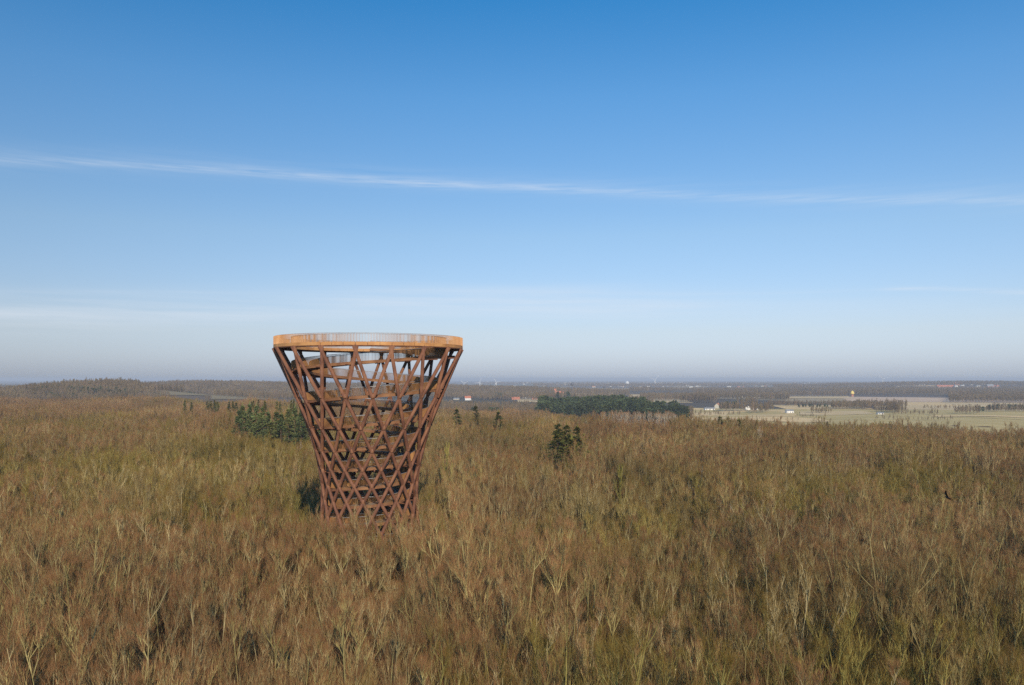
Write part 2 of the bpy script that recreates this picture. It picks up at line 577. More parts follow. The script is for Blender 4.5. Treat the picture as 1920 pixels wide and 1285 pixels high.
M['rough'] = field_mat('rough dry grass', (0.25, 0.19, 0.105), (0.34, 0.26, 0.14))
FIELDS = [
    ([(1250, 806), (2060, 812), (2060, 771), (1250, 765)], 'green_field'),
    ([(1270, 781), (1500, 783), (1480, 770), (1270, 765)], 'straw'),
    ([(1560, 780), (2060, 790), (2060, 774), (1640, 769)], 'green_field'),
    ([(1480, 769), (1640, 768), (1600, 760), (1440, 760)], 'straw'),
    ([(1640, 768.5), (2060, 772), (2060, 757), (1640, 754)], 'dry_grass'),
    ([(1640, 760), (1800, 762), (1760, 755), (1600, 754)], 'straw'),
    ([(1590, 753.5), (2060, 756.5), (2060, 751), (1560, 744)], 'soil'),
    ([(1400, 748), (1600, 748), (1590, 743), (1380, 743)], 'dry_grass'),
    ([(1170, 756), (1300, 756), (1270, 741), (1180, 740)], 'dry_grass'),
    ([(1040, 744), (1150, 744), (1150, 736), (1050, 736)], 'dry_grass'),
    ([(970, 755), (1040, 755), (1040, 748), (970, 748)], 'dry_grass'),
    ([(262, 743), (395, 743), (385, 735), (290, 735)], 'rough'),
    ([(100, 742), (140, 742), (135, 735), (112, 735)], 'dry_grass'),
    ([(395, 750), (520, 750), (520, 741), (395, 741)], 'rough'),
    ([(1300, 789), (1560, 792), (1540, 786), (1290, 784)], 'straw'),
    ([(1500, 779), (1640, 777), (1620, 772), (1500, 773)], 'dry_grass'),
    ([(1760, 783), (2060, 785), (2060, 781), (1740, 780)], 'straw'),
    ([(1820, 768), (2060, 769), (2060, 763), (1800, 762)], 'straw'),
    ([(1690, 725), (1760, 725), (1750, 723), (1690, 723)], 'straw'),
    ([(1495, 731), (1525, 732), (1520, 728), (1490, 728)], 'straw'),
    ([(1540, 729.5), (1610, 729.5), (1600, 727), (1540, 727)], 'straw'),
    ([(1210, 744), (1250, 744), (1250, 739), (1210, 739)], 'straw'),
]
for k, (c, mt) in enumerate(FIELDS):
    field(c, M[mt], lift=0.35 + 0.03 * k)


# ------------------------------------------------------------------ trees: generators
def tubes(P0, P1, P2, r0, r1, r2, n=3):
    """many bent tapered sticks at once (three rings each)"""
    K = len(P0)
    rings = []
    d = P2 - P0
    d /= np.linalg.norm(d, axis=1, keepdims=True) + 1e-9
    a = np.where(np.abs(d[:, 2:3]) < 0.9, np.array([[0, 0, 1.0]]), np.array([[1.0, 0, 0]]))
    u = np.cross(d, a)
    u /= np.linalg.norm(u, axis=1, keepdims=True)
    w = np.cross(d, u)
    for P, r in ((P0, r0), (P1, r1), (P2, r2)):
        for k in range(n):
            t = 2 * math.pi * k / n
            rings.append(P + (u * math.cos(t) + w * math.sin(t)) * np.reshape(r, (-1, 1)))
    V = np.stack(rings, 1)                        # K, 3n, 3
    f = []
    for s in range(2):
        for k in range(n):
            a_, b_ = s * n + k, s * n + (k + 1) % n
            f.append((a_, b_, b_ + n, a_ + n))
    F = (np.arange(K) * 3 * n)[:, None, None] + np.array(f)[None]
    return V.reshape(-1, 3), F.reshape(-1, 4)


def norm(a):
    return a / (np.linalg.norm(a, axis=-1, keepdims=True) + 1e-9)


def spawn(rg, P0, P1, P2, L, n, tmin, tmax, ang, up, lenf, upl=0.0):
    """n children on every parent stick; returns their three points and lengths"""
    K = len(P0)
    idx = np.repeat(np.arange(K), n)
    t = rg.uniform(tmin, tmax, len(idx))[:, None]
    a, b, c = P0[idx], P1[idx], P2[idx]
    base = np.where(t < 0.5, a + (b - a) * (t * 2), b + (c - b) * (t * 2 - 1))
    dirp = norm(np.where(t < 0.5, b - a, c - b))
    rnd = norm(rg.normal(size=(len(idx), 3)))
    side = norm(np.cross(dirp, rnd))
    an = rg.uniform(ang[0], ang[1], len(idx))[:, None]
    d = norm(dirp * np.cos(an) + side * np.sin(an) + np.array([0, 0, up]))
    ln = (lenf(t[:, 0]) * rg.uniform(0.7, 1.3, len(idx)) * L[idx])[:, None]
    mid = base + d * ln * 0.5 + rg.normal(size=(len(idx), 3)) * ln * 0.035
    d2 = norm(d + np.array([0, 0, upl]) + rg.normal(size=(len(idx), 3)) * 0.12)
    tip = mid + d2 * ln * 0.5
    return base, mid, tip, ln[:, 0], t[:, 0]


def gen_bare(seed, H=21.0, stems=1, n1=18, n2=8, n3=7, n4=8, spread=1.0, full=True, wid=1.0, split=0.25, start=0.35):
    rg = np.random.default_rng(seed)
    S0, S1, S2, SL, SR = [], [], [], [], []
    base = np.zeros(3)
    tubs = []
    if stems == 1:
        lean = rg.normal(size=2) * 0.02
        top = np.array([lean[0] * H, lean[1] * H, H * 0.93])
        mid = top * 0.5 + np.append(rg.normal(size=2) * 0.25, 0)
        S0.append(base); S1.append(mid); S2.append(top); SL.append(H * 0.93); SR.append((0.13, 0.085, 0.015))
    else:
        hs = H * split
        tubs.append((base, base + np.array([0.05, 0.03, hs * .5]), np.array([0.08, 0.05, hs]), 0.20, 0.165, 0.14))
        a0 = rg.uniform(0, 6.28)
        for s in range(stems):
            a = a0 + 2 * math.pi * s / stems * 1.618 + rg.uniform(-0.5, 0.5)
            out = (0.4 + 1.9 * math.sqrt((s + 0.3) / stems) * rg.uniform(0.75, 1.15)) * spread
            dx, dy = math.cos(a), math.sin(a)
            b = np.array([0.08, 0.05, hs * rg.uniform(0.7, 1.0)])
            h = H * (rg.uniform(0.90, 1.0) - 0.065 * out / spread)
            elbow = b + np.array([dx * out * 0.48, dy * out * 0.48, (h - b[2]) * 0.26])
            mid = b + np.array([dx * out * 0.80, dy * out * 0.80, (h - b[2]) * 0.55]) + rg.normal(size=3) * 0.12
            top = np.array([b[0] + dx * out * 1.15, b[1] + dy * out * 1.15, h]) + rg.normal(size=3) * 0.15
            tubs.append((b, (b + elbow) / 2 + np.array([dx, dy, -0.2]) * 0.08, elbow, 0.10, 0.088, 0.078))
            S0.append(elbow); S1.append(mid); S2.append(top); SL.append(h - b[2]); SR.append((0.078, 0.050, 0.011))
    S0, S1, S2, SL = map(np.array, (S0, S1, S2, SL))
    SR = np.array(SR)
    v, f = tubes(S0, S1, S2, SR[:, 0], SR[:, 1], SR[:, 2], 6 if full else 3)
    TV, TF = [v], [f]
    nv = len(v)
    if tubs:
        A = [np.array([t[i] for t in tubs]) for i in range(6)]
        v, f = tubes(*A, 6 if full else 3)
        TV.append(v); TF.append(f + nv); nv += len(v)
    n1 = max(3, n1 // len(S0))
    B = spawn(rg, S0, S1, S2, np.full(len(S0), H), n1, start, 0.97, (0.35, 0.80), 0.45, lambda t: (0.70 + 0.30 * spread) * (0.185 - 0.125 * ((t - start) / (1 - start)) ** 1.3) * (1.15 if stems == 1 else 0.85), 0.70)
    r = 0.011 + 0.0085 * B[3]
    if full:
        v, f = tubes(B[0], B[1], B[2], r, r * 0.65, r * 0.3, 4)
    else:
        v, f = tubes(B[0], B[1], B[2], r * 1.1, r * 0.8, r * 0.4, 3)
    TV.append(v); TF.append(f + nv); nv += len(v)
    C = spawn(rg, B[0], B[1], B[2], B[3], n2, 0.15, 0.98, (0.30, 0.72), 0.45, lambda t: 0.62 - 0.28 * t, 0.45)
    r = 0.007 + 0.0070 * C[3]
    CV, CF, cn = [], [], 0
    if full:
        v, f = tubes(C[0], C[1], C[2], r, r * 0.7, r * 0.35, 3)
        TV.append(v); TF.append(f + nv); nv += len(v)
        D = spawn(rg, C[0], C[1], C[2], C[3], n3, 0.15, 0.98, (0.25, 0.7), 0.35, lambda t: 0.70 - 0.25 * t, 0.4)
    else:
        D = C
    # stalks and twigs as slim blades: one triangle each
    def blades(P0, P2, w):
        d = norm(P2 - P0)
        s = norm(np.cross(d, rg.normal(size=d.shape)))
        V = np.stack([P0 - s * w, P0 + s * w, P2], 1).reshape(-1, 3)
        return V, np.arange(len(V)).reshape(-1, 3)
    if full:
        v, f = tubes(D[0], D[1], D[2], np.full(len(D[0]), 0.0105), np.full(len(D[0]), 0.007), np.full(len(D[0]), 0.003), 2)
        f = f[::2]
        TV.append(v); TF.append(f + nv); nv += len(v)
    else:
        v, f = tubes(D[0], D[1], D[2], np.full(len(D[0]), 0.022 * wid), np.full(len(D[0]), 0.015 * wid), np.full(len(D[0]), 0.006 * wid), 3)
        TV.append(v); TF.append(f + nv); nv += len(v)
    E = spawn(rg, D[0], D[1], D[2], np.maximum(D[3], 0.7), n4, 0.1, 1.0, (0.15, 0.6), 0.32, lambda t: 0.75 - 0.25 * t, 0.1)
    v, f = blades(E[0], E[2], (0.0040 if full else 0.0105) * wid)
    CV.append(v); CF.append(f + cn); cn += len(v)
    return np.concatenate(TV), np.concatenate(TF), np.concatenate(CV), np.concatenate(CF)


def gen_conifer(seed, H=14.0, rad=2.6, nb=150, ns=12, kind='spruce', leaf=0.42, low=0.06):
    rg = np.random.default_rng(seed)
    t = np.sort(rg.uniform(low, 0.99, nb))
    if kind == 'spruce':
        prof = (1 - t) ** 0.95 * rad * 1.1
    else:
        prof = rad * np.sqrt(np.clip(1 - ((t - 0.62) / 0.42) ** 2, 0.03, 1))
    prof = prof * rg.uniform(0.55, 1.18, nb) + 0.04
    a = rg.uniform(0, 2 * math.pi, nb)
    droop = -0.22 if kind == 'spruce' else 0.18
    P0 = np.stack([0 * t, 0 * t, t * H], 1)
    out = np.stack([np.cos(a), np.sin(a), np.full(nb, droop)], 1)
    P2 = P0 + out * prof[:, None]
    P1 = (P0 + P2) / 2 + np.array([0, 0, 0.1])
    idx = np.repeat(np.arange(nb), ns)
    s = rg.uniform(0.25, 1.0, len(idx))[:, None]
    b = P0[idx] + (P2[idx] - P0[idx]) * s + rg.normal(size=(len(idx), 3)) * 0.3 * min(leaf, 0.5)
    d = norm(out[idx] + rg.normal(size=(len(idx), 3)) * 0.55 + np.array([0, 0, 0.25]))
    sz = leaf * rg.uniform(0.6, 1.3, len(idx))[:, None]
    side = norm(np.cross(d, rg.normal(size=d.shape) * 0.5 + np.array([0, 0, 1.0])))
    V = np.stack([b - side * sz * 0.42, b + side * sz * 0.42, b + d * sz * 1.25], 1).reshape(-1, 3)
    # leader
    tp = np.array([[-0.1, 0, H * 0.97], [0.1, 0, H * 0.97], [0, 0, H * 1.05]])
    V = np.concatenate([V, tp])
    F = np.arange(len(V)).reshape(-1, 3)
    z0 = np.zeros((1, 3))
    tv, tf = tubes(z0, np.array([[0.03, 0, H / 2]]), np.array([[0, 0, H * 0.98]]), np.array([0.16]), np.array([0.1]), np.array([0.015]), 5)
    # limbs
    lv, lf = tubes(P0[::3], P1[::3], P2[::3] * 0.96 + P0[::3] * 0.04, np.full(len(P0[::3]), 0.035), np.full(len(P0[::3]), 0.02), np.full(len(P0[::3]), 0.008), 3)
    return np.concatenate([tv, lv]), np.concatenate([tf, lf + len(tv)]), V, F


PROT = []      # full bare trees: (trunk mesh, crown mesh, kind)
specs = [
    # seed, H, stems, n1, n2, n3, n4, spread, kind
    (11, 21.5, 8, 80, 7, 6, 8, 1.75, 'brown'),
    (12, 21.0, 10, 90, 6, 6, 8, 2.35, 'brown'),
    (13, 21.5, 9, 81, 7, 6, 8, 2.00, 'red'),
    (14, 21.0, 11, 88, 6, 6, 8, 2.30, 'red'),
    (15, 20.0, 12, 96, 6, 6, 8, 2.50, 'olive'),
    (16, 19.0, 11, 99, 6, 6, 8, 2.60, 'olive'),
    (17, 21.5, 2, 34, 8, 6, 8, 0.95, 'pale'),
    (18, 20.5, 10, 90, 6, 6, 8, 2.15, 'brown'),
    (19, 19.5, 12, 96, 6, 5, 8, 2.35, 'olive'),
    (20, 21.5, 11, 88, 6, 6, 8, 2.05, 'red'),
]
MATS = {'brown': ('bark', 'twig'), 'red': ('bark', 'twig_red'), 'olive': ('bark_olive', 'twig_olive'), 'pale': ('bark_pale', 'twig')}
for s, H, st, a1, a2, a3, a4, spd, kd in specs:
    tv, tf, cv, cf = gen_bare(s, H, st, a1, a2, a3, a4, spd, True, split=0.12 + 0.03 * (s % 4), start=0.05 if st > 1 else 0.30)
    PROT.append((mesh('trunk', tv, tf, M[MATS[kd][0]], True), mesh('crown', cv, cf, M[MATS[kd][1]]), kd))
LOD = []       # light versions for the middle distance
for s, H, st, a1, a2, a3, a4, spd, kd in specs[:8]:
    tv, tf, cv, cf = gen_bare(s + 50, H * 0.97, max(2, min(st, 6)), 42, 7, 0, 14, spd * 0.95, False, wid=1.1, start=0.15)
    LOD.append((mesh('far trunk', tv, tf, M[MATS[kd][0]]), mesh('far crown', cv, cf, M[MATS[kd][1]]), kd))
FAR = []       # lightest version, beyond about 700 m
for s, H, st, a1, a2, a3, a4, spd, kd in specs[:4]:
    tv, tf, cv, cf = gen_bare(s + 90, H, 1, 16, 5, 0, 5, spd * 1.2, False, wid=8.0, start=0.12)
    FAR.append((mesh('distant trunk', tv, tf, M['shrub']), mesh('distant crown', cv, cf, M['shrub']), kd))


# ------------------------------------------------------------------ scatter
TX, TY = -21.05, 118.0          # tower axis


def jitter_grid(x0, x1, y0, y1, step, rg, j=0.42):
    nx, ny = int((x1 - x0) / step), int((y1 - y0) / step)
    X, Y = np.meshgrid(np.arange(nx), np.arange(ny))
    X = x0 + (X + 0.5 * (Y % 2) + rg.uniform(-j, j, X.shape)) * step
    Y = y0 + (Y + rg.uniform(-j, j, Y.shape)) * step
    return X.ravel(), Y.ravel()


def lownoise(x, y, s, seed=0.0):
    return np.array([mnoise.noise(Vector((a * s, b * s, seed))) for a, b in zip(x, y)])


def in_view(x, y, m=0.06):
    return np.abs(x) < (0.643 + m) * y + 6


def inst_stuff(name, pts, idx, rotz, scl, protos, label, cat):
    """one object of kind stuff: light copies of the tree meshes on points"""
    me = bpy.data.meshes.new(name)
    me.vertices.add(len(pts))
    me.vertices.foreach_set('co', np.asarray(pts, np.float32).ravel())
    for an, tp, data in (('pick', 'INT', idx), ('turn', 'FLOAT', rotz), ('size', 'FLOAT', scl)):
        at = me.attributes.new(an, tp, 'POINT')
        at.data.foreach_set('value', np.asarray(data, np.int32 if tp == 'INT' else np.float32))
    me.update()
    o = link(name, me)
    tag(o, label, cat, kind='stuff')
    ng = bpy.data.node_groups.new(name, 'GeometryNodeTree')
    ng.interface.new_socket('Geometry', in_out='INPUT', socket_type='NodeSocketGeometry')
    ng.interface.new_socket('Geometry', in_out='OUTPUT', socket_type='NodeSocketGeometry')
    N, L = ng.nodes, ng.links
    gi, gout = N.new('NodeGroupInput'), N.new('NodeGroupOutput')
    join = N.new('GeometryNodeJoinGeometry')
    for k, (tm, cm, _) in reversed(list(enumerate(protos))):
        j2 = N.new('GeometryNodeJoinGeometry')
        for mm in (tm, cm):
            src = bpy.data.objects.new('source', mm)      # not linked: only its mesh is used
            oi = N.new('GeometryNodeObjectInfo')
            oi.inputs['Object'].default_value = src
            L.new(oi.outputs['Geometry'], j2.inputs[0])
        g2 = N.new('GeometryNodeGeometryToInstance')
        L.new(j2.outputs[0], g2.inputs[0])
        L.new(g2.outputs[0], join.inputs[0])
    iop = N.new('GeometryNodeInstanceOnPoints')
    L.new(gi.outputs[0], iop.inputs['Points'])
    L.new(join.outputs[0], iop.inputs['Instance'])
    iop.inputs['Pick Instance'].default_value = True

    def attr(nm, tp):
        a = N.new('GeometryNodeInputNamedAttribute')
        a.data_type = tp
        a.inputs['Name'].default_value = nm
        return a.outputs['Attribute']
    L.new(attr('pick', 'INT'), iop.inputs['Instance Index'])
    cx = N.new('ShaderNodeCombineXYZ')
    L.new(attr('turn', 'FLOAT'), cx.inputs[2])
    L.new(cx.outputs[0], iop.inputs['Rotation'])
    L.new(attr('size', 'FLOAT'), iop.inputs['Scale'])
    L.new(iop.outputs[0], gout.inputs[0])
    md = o.modifiers.new('scatter', 'NODES')
    md.node_group = ng
    return o


KINDS = {
    'brown': [0, 1, 7], 'red': [2, 3, 9], 'olive': [4, 5, 8], 'pale': [6],
}


def pick_kind(x, y, rg, protos):
    """species form drifts: red, brown and olive stands"""
    n = lownoise(x, y, 0.016, 3.3) * 1.5 + rg.normal(size=len(x)) * 0.34
    n += 0.16 * sstep(-5, -45, x + 0.0) * sstep(120, 60, y)           # more green bark in the lower left
    r = np.hypot(x, y)
    n += -0.28 * np.exp(-((r - 140) / 40.0) ** 2) * sstep(-40, 0, x) + 0.26 * np.exp(-((r - 310) / 110.0) ** 2)
    n += 0.20 * sstep(-0.15, -0.4, x / y) * np.exp(-((r - 200) / 110.0) ** 2)
    kinds = [p[2] for p in protos]
    by = {k: [i for i, kk in enumerate(kinds) if kk == k] for k in ('brown', 'red', 'olive', 'pale')}
    out = np.zeros(len(x), int)
    u = rg.uniform(size=len(x))
    for i in range(len(x)):
        if u[i] < 0.035 and by['pale']:
            k = 'pale'
        elif n[i] < 0.0:
            k = 'red'
        elif n[i] < 0.42:
            k = 'brown'
        else:
            k = 'olive'
        c = by[k] or by['brown']
        out[i] = c[rg.integers(len(c))]
    return out


KEEP_CLEAR = []    # spots for special trees: (x, y, radius)


def clear_mask(x, y):
    m = np.hypot(x - TX, y - TY) > 14.6
    m &= ~((np.abs(x - TX + 4.5) < 24) & (y > TY - 6) & (y < TY + 36))
    for cx_, cy_, r_ in KEEP_CLEAR:
        m &= np.hypot(x - cx_, y - cy_) > r_
    return m


# special trees -------------------------------------------------------------
con_protos = []
for k in range(3):
    tv, tf, cv, cf = gen_conifer(200 + k, 15.0, 3.0, 300, 30, 'spruce', 0.15)
    con_protos.append((tv, tf, cv, cf))
SPRUCE = [(mesh('trunk', a, b, M['trunk_dark']), mesh('crown', c, d, M['conifer']), 'spruce') for a, b, c, d in con_protos]
BLUE = []
for k in range(3):
    a, b, c, d = gen_conifer(230 + k, 12.0, 3.6, 300, 30, 'spruce', 0.17, low=0.03)
    BLUE.append((mesh('trunk', a, b, M['trunk_dark']), mesh('crown', c, d, M['bluepine']), 'pine'))
PINE = []
for k in range(3):
    a, b, c, d = gen_conifer(260 + k, 17.0, 3.9, 120, 12, 'pine', 1.0, low=0.28)
    PINE.append((mesh('trunk', a, b, M['trunk_dark']), mesh('crown', c, d, M['pine']), 'pine'))


def tree_obj(name, proto, x, y, scale, rz, label, group=None, cat='tree', zoff=0.0, z=None):
    e = link(name, None, loc=(x, y, (gz(x, y) if z is None else z) + zoff), rot=(0, 0, rz), scale=scale)
    e.empty_display_size = 1.0
    tag(e, label, cat, group)
    link('trunk', proto[0], e)
    link('crown', proto[1], e)
    return e


def tree_at(px, top, base_hidden_Y, proto, H, label, group=None, name='spruce_tree', wide=1.0):
    """a tree whose tip shows at photo pixel (px, top) and which stands Y metres off"""
    Y = base_hidden_Y
    X = (px - 960) / FPX * Y
    zt = CAMZ - (top - HOR) / FPX * Y
    g = gz(X, Y)
    s = max(0.3, (zt - g) / H)
    sxy = min(s, 1.15) * wide
    o = tree_obj(name, proto, X, Y, (sxy, sxy, s), random.uniform(0, 6.28), label, group)
    KEEP_CLEAR.append((X, Y, 2.2 * sxy + 0.6))
    return o, X, Y


# the four spruces standing out of the wood right of the tower
for px, top, Y, lab in (
        (1046, 794, 246, 'tall dark green spruce, leftmost of the four standing in the bare wood'),
        (1062, 796, 250, 'dark green spruce, second from left of the four in the bare wood'),
        (1083, 799, 240, 'dark spruce, rightmost of the four in the bare wood'),
        (1072, 819, 222, 'blackish green spruce in front of the other three in the bare wood')):
    tree_at(px, top, Y, SPRUCE[int(px) % 3], 15.0, lab, wide=3.5)
KEEP_CLEAR.append((pu(1068, 215), 215, 6.0))
KEEP_CLEAR.append((pu(1078, 207), 207, 5.0))
for px, top, Y, lab in (
        (856, 766, 420, 'low spreading dark conifer, leftmost of the small ones right of the tower'),
        (892, 760, 430, 'broad dark green conifer below the white house with a red roof'),
        (935, 772, 380, 'small pointed spruce right of the tower, below the far pines'),
        (1385, 786, 390, 'small dark conifer at the wood edge, below the open field'),
        (1366, 782, 470, 'bushy green conifer at the right wood edge, below the white farm shed'),
        (1350, 781, 480, 'olive green conifer at the wood edge beside the field')):
    tree_at(px, top, Y, SPRUCE[int(px) % 3], 15.0, lab, wide=3.4)
# the cluster of young pines left of the tower
blue = [(455, 761, 320), (468, 757, 330), (481, 760, 325), (492, 764, 322), (503, 772, 300), (519, 771, 290), (527, 777, 285), (541, 766, 318), (553, 763, 325),
        (565, 768, 310), (576, 762, 330), (508, 790, 280), (448, 770, 300), (590, 770, 320), (603, 768, 330)]
names = ['leftmost', 'second from left', 'third from left', 'fourth from left', 'fifth from left']
for i, (px, top, Y) in enumerate(blue):
    tree_at(px, top, Y, BLUE[i % 3], 12.0, 'bushy blue green young pine in the cluster left of the tower', 'young pines in the cluster left of the tower', 'pine_tree', wide=2.5)
for i in range(26):
    px = random.uniform(330, 580)
    Y = random.uniform(430, 520) + (580 - px) * 0.5
    tree_at(px, 747 + random.uniform(0, 7) + (580 - px) * 0.008, Y, SPRUCE[i % 3], 15.0, 'small olive green conifer in the row behind the young pines left of the tower',
            'conifers in the row left of the tower', 'conifer_tree', wide=1.7)
# two yellow green trees
LARCH = []
a, b, c, d = gen_bare(300, 19, 1, 24, 7, 0, 8, 0.8, False, wid=2.2, start=0.2)
LARCH.append((mesh('trunk', a, b, M['bark_olive']), mesh('crown', c, d, M['larch']), 'larch'))
tree_at(838, 822, 175, LARCH[0], 18.6, 'yellow green bare tree just right of the tower', None, 'larch_tree')
tree_at(1163, 862, 150, LARCH[0], 18.6, 'yellow green bare tree in the middle of the wood, right of the spruces', None, 'larch_tree')

# the dark pine stand behind the birches
n = 0
for i in range(210):
    t = random.random()
    px = 1012 + 276 * t
    row = random.random()
    ytop = 747 + 2.5 * math.sin(t * 9) + (0 if t < 0.6 else (t - 0.6) * 22) - 3 * (1 - row) + random.uniform(-3, 2.5) + 3.0 * row
    Y = (1120 - 130 * t) - 190 * row
    ytop += row * (6 + 13 * t)
    X = pu(px, Y)
    zt = CAMZ - (ytop - HOR) / FPX * Y
    g = gz(X, Y)
    s = max(0.75, min(1.85, (zt - g) / 17.0))
    tree_obj('pine_tree', PINE[i % 3], X, Y, (s * 0.95, s * 0.95, s), random.uniform(0, 6.28), 'dark green pine in the dense evergreen stand right of the tower', 'pines of the dense evergreen stand',
             z=min(g, zt - 17.0 * s) if abs(zt - 17 * s - g) < 1 else g)
KEEP_PINE = (pu(1012, 900), pu(1290, 780))

# birches in front of the pines
BIRCH = []
for k in range(3):
    a, b, c, d = gen_bare(400 + k, 18, 1, 22, 6, 0, 7, 0.45, False, wid=2.0, start=0.45)
    BIRCH.append((mesh('trunk', a, b, M['bark_pale']), mesh('crown', c, d, M['twig_red']), 'birch'))
for i in range(60):
    px = random.uniform(1128, 1264)
    Y = random.uniform(500, 560)
    X = pu(px, Y)
    ytop = 767 + random.uniform(0, 6)
    s = (CAMZ - (ytop - HOR) / FPX * Y - gz(X, Y)) / 18.0
    tree_obj('birch_tree', BIRCH[i % 3], X, Y, (max(s, .8), max(s, .8), s), random.uniform(0, 6.28), 'slender birch with pale trunk in the row before the dark pines', 'birches before the pine stand', z=gz(X, Y))


# the wood ---------------------------------------------------------------
x, y = jitter_grid(-150, 150, 30, 190, 6.6, rng)
m = in_view(x, y) & clear_mask(x, y)
x, y = x[m], y[m]
sx_ = TX + np.linspace(-19, 19, 30) + rng.uniform(-1, 1, 30)            # screen of trees right before the tower foot
sy_ = TY - np.sqrt(np.maximum(15.2 ** 2 - (sx_ - TX) ** 2, 4)) - rng.uniform(0, 6, 30)
x, y = np.append(x, sx_), np.append(y, sy_)
# view share first: nearest trees that actually stand in the frame
inside = (np.abs(x) < 0.643 * y + 1.0) & (y > 49)
order = np.argsort(np.where(inside, y, 1e9))
near = order[:300]
isnear = np.zeros(len(x), bool)
isnear[near] = True
pk = pick_kind(x, y, rng, PROT)
hn = lownoise(x, y, 0.022, 8.1)
base_s = 1.0 + 0.16 * hn + 0.10 * lownoise(x, y, 0.07, 2.1) + rng.normal(size=len(x)) * 0.075
wide_s = rng.uniform(0.95, 1.30, len(x))
base_s[-30:] = rng.uniform(0.99, 1.08, 30)
wide_s[-30:] = 0.85
base_s *= 1.29
rot = rng.uniform(0, 6.283, len(x))
DESC = {'brown': ('brown bare tree', 'with pale trunk'), 'red': ('bare reddish brown tree', 'with dense twigs'),
        'olive': ('bare olive green tree', 'with mossy limbs'), 'pale': ('slender bare birch-like tree', 'with whitish trunk')}
for i in np.where(isnear)[0]:
    kd = PROT[pk[i]][2]
    u = x[i] / y[i]
    side = ['at the far left', 'near the left edge', 'left of the tower', 'before the tower foot', 'just right of the tower', 'left of centre', 'right of centre', 'well right of centre',
            'near the right edge', 'at the far right'][int(np.searchsorted([-0.52, -0.36, -0.25, -0.12, -0.02, 0.08, 0.22, 0.38, 0.52], u))]
    row = ['bottom edge', 'just above bottom edge', 'lower foreground', 'middle foreground', 'upper foreground', 'behind the foreground'][int(np.searchsorted([60, 68, 80, 95, 112], y[i]))]
    lab = f'{DESC[kd][0]} {DESC[kd][1]}, {row}, {side}'
    tree_obj('bare_tree', PROT[pk[i]], x[i], y[i], (base_s[i] * wide_s[i], base_s[i] * wide_s[i], base_s[i]), rot[i], lab, f'{DESC[kd][0]}s, {row}, {side}')
rest = ~isnear
P = np.stack([x, y, ground_z(x, y)], 1)[rest]
allp = [P]
alli = [pk[rest]]
alls = [base_s[rest]]
allr = [rot[rest]]
x, y = jitter_grid(-260, 260, 190, 330, 6.3, rng)
m = in_view(x, y) & clear_mask(x, y)
x, y = x[m], y[m]
allp.append(np.stack([x, y, ground_z(x, y)], 1))
alli.append(pick_kind(x, y, rng, PROT))
alls.append((1.0 + 0.18 * lownoise(x, y, 0.022, 8.1) + 0.16 * lownoise(x, y, 0.06, 2.1) + rng.normal(size=len(x)) * 0.055) * 1.29)
allr.append(rng.uniform(0, 6.283, len(x)))
inst_stuff('woodland', np.concatenate(allp), np.concatenate(alli), np.concatenate(allr), np.concatenate(alls), PROT,
           'dense bare brown and olive winter wood spreading behind and around the tower', 'wood')


def forest_mask(x, y):
    u = x / y
    px = 960 + FPX * u
    r = np.hypot(x, y)
    wob = 26 * np.sin(x * 0.013) + 16 * np.sin(x * 0.031 + 1)
    lim = np.interp(px, [-200, 230, 400, 560, 800, 960, 1100, 1200, 1290, 1330, 1500, 2200],
                    [1300, 1060, 900, 900, 900, 840, 700, 600, 560, 545, 560, 590]) + wob * np.interp(px, [0, 1200], [1.5, 0.8])
    bi = (px > 1130) & (px < 1265) & (y > 425) & (y < 565)
    return (r < lim) & ~bi


x, y = jitter_grid(-1050, 1050, 330, 1500, 6.2, rng)
m = in_view(x, y, 0.04) & forest_mask(x, y) & clear_mask(x, y)
x, y = x[m], y[m]
s = 0.96 + 0.30 * lownoise(x, y, 0.011, 8.1) + 0.16 * lownoise(x, y, 0.05, 2.1) + rng.normal(size=len(x)) * 0.065
s = s * (1 + 0.29 * (1 - sstep(300, 900, np.hypot(x, y))))
pkl = pick_kind(x, y, rng, LOD)
rt = rng.uniform(0, 6.283, len(x))
P = np.stack([x, y, ground_z(x, y)], 1)
inst_stuff('woodland', P, pkl, rt, s, LOD, 'farther part of the bare winter wood running toward the fields and hills', 'wood')

# far woods on hills and between the fields --------------------------------
fx, fy, fs = [], [], []


def wood_patch(px0, px1, Y0, Y1, step, size=0.8, edge=0.0):
    a, b = jitter_grid(min(pu(px0, Y0), pu(px0, Y1)) - 5, max(pu(px1, Y0), pu(px1, Y1)) + 5, Y0, Y1, step, rng)
    px = 960 + FPX * a / b
    k = (px > px0) & (px < px1)
    if edge:
        k &= lownoise(a, b, 0.004, 2.0) > -edge
    fx.append(a[k]); fy.append(b[k]); fs.append(np.full(k.sum(), size) + rng.normal(size=k.sum()) * 0.08)



wood_patch(-150, 262, 1150, 1750, 6.6, 0.75)
wood_patch(255, 300, 1180, 1330, 7, 0.32, 0.2)
wood_patch(262, 300, 1420, 1750, 7, 0.55, 0.1)
wood_patch(255, 345, 1570, 1850, 7, 0.72, 0.3)
wood_patch(262, 440, 1380, 1560, 7, 0.36, -0.12)
wood_patch(300, 520, 1560, 1640, 7, 0.30, -0.05)
wood_patch(385, 560, 1180, 1420, 7.5, 0.36, 0.1)
wood_patch(790, 1015, 1120, 1450, 7.0, 0.52, 0.4)
wood_patch(1100, 1300, 1000, 1250, 8, 0.5, 0.0)
wood_patch(900, 955, 1950, 2050, 7, 0.7)
wood_patch(200, 600, 1900, 2500, 8, 0.75)
wood_patch(-150, 240, 1900, 2700, 12, 0.8)
wood_patch(430, 1010, 2050, 2750, 8.5, 0.80)
wood_patch(400, 560, 1500, 1640, 8, 0.6)
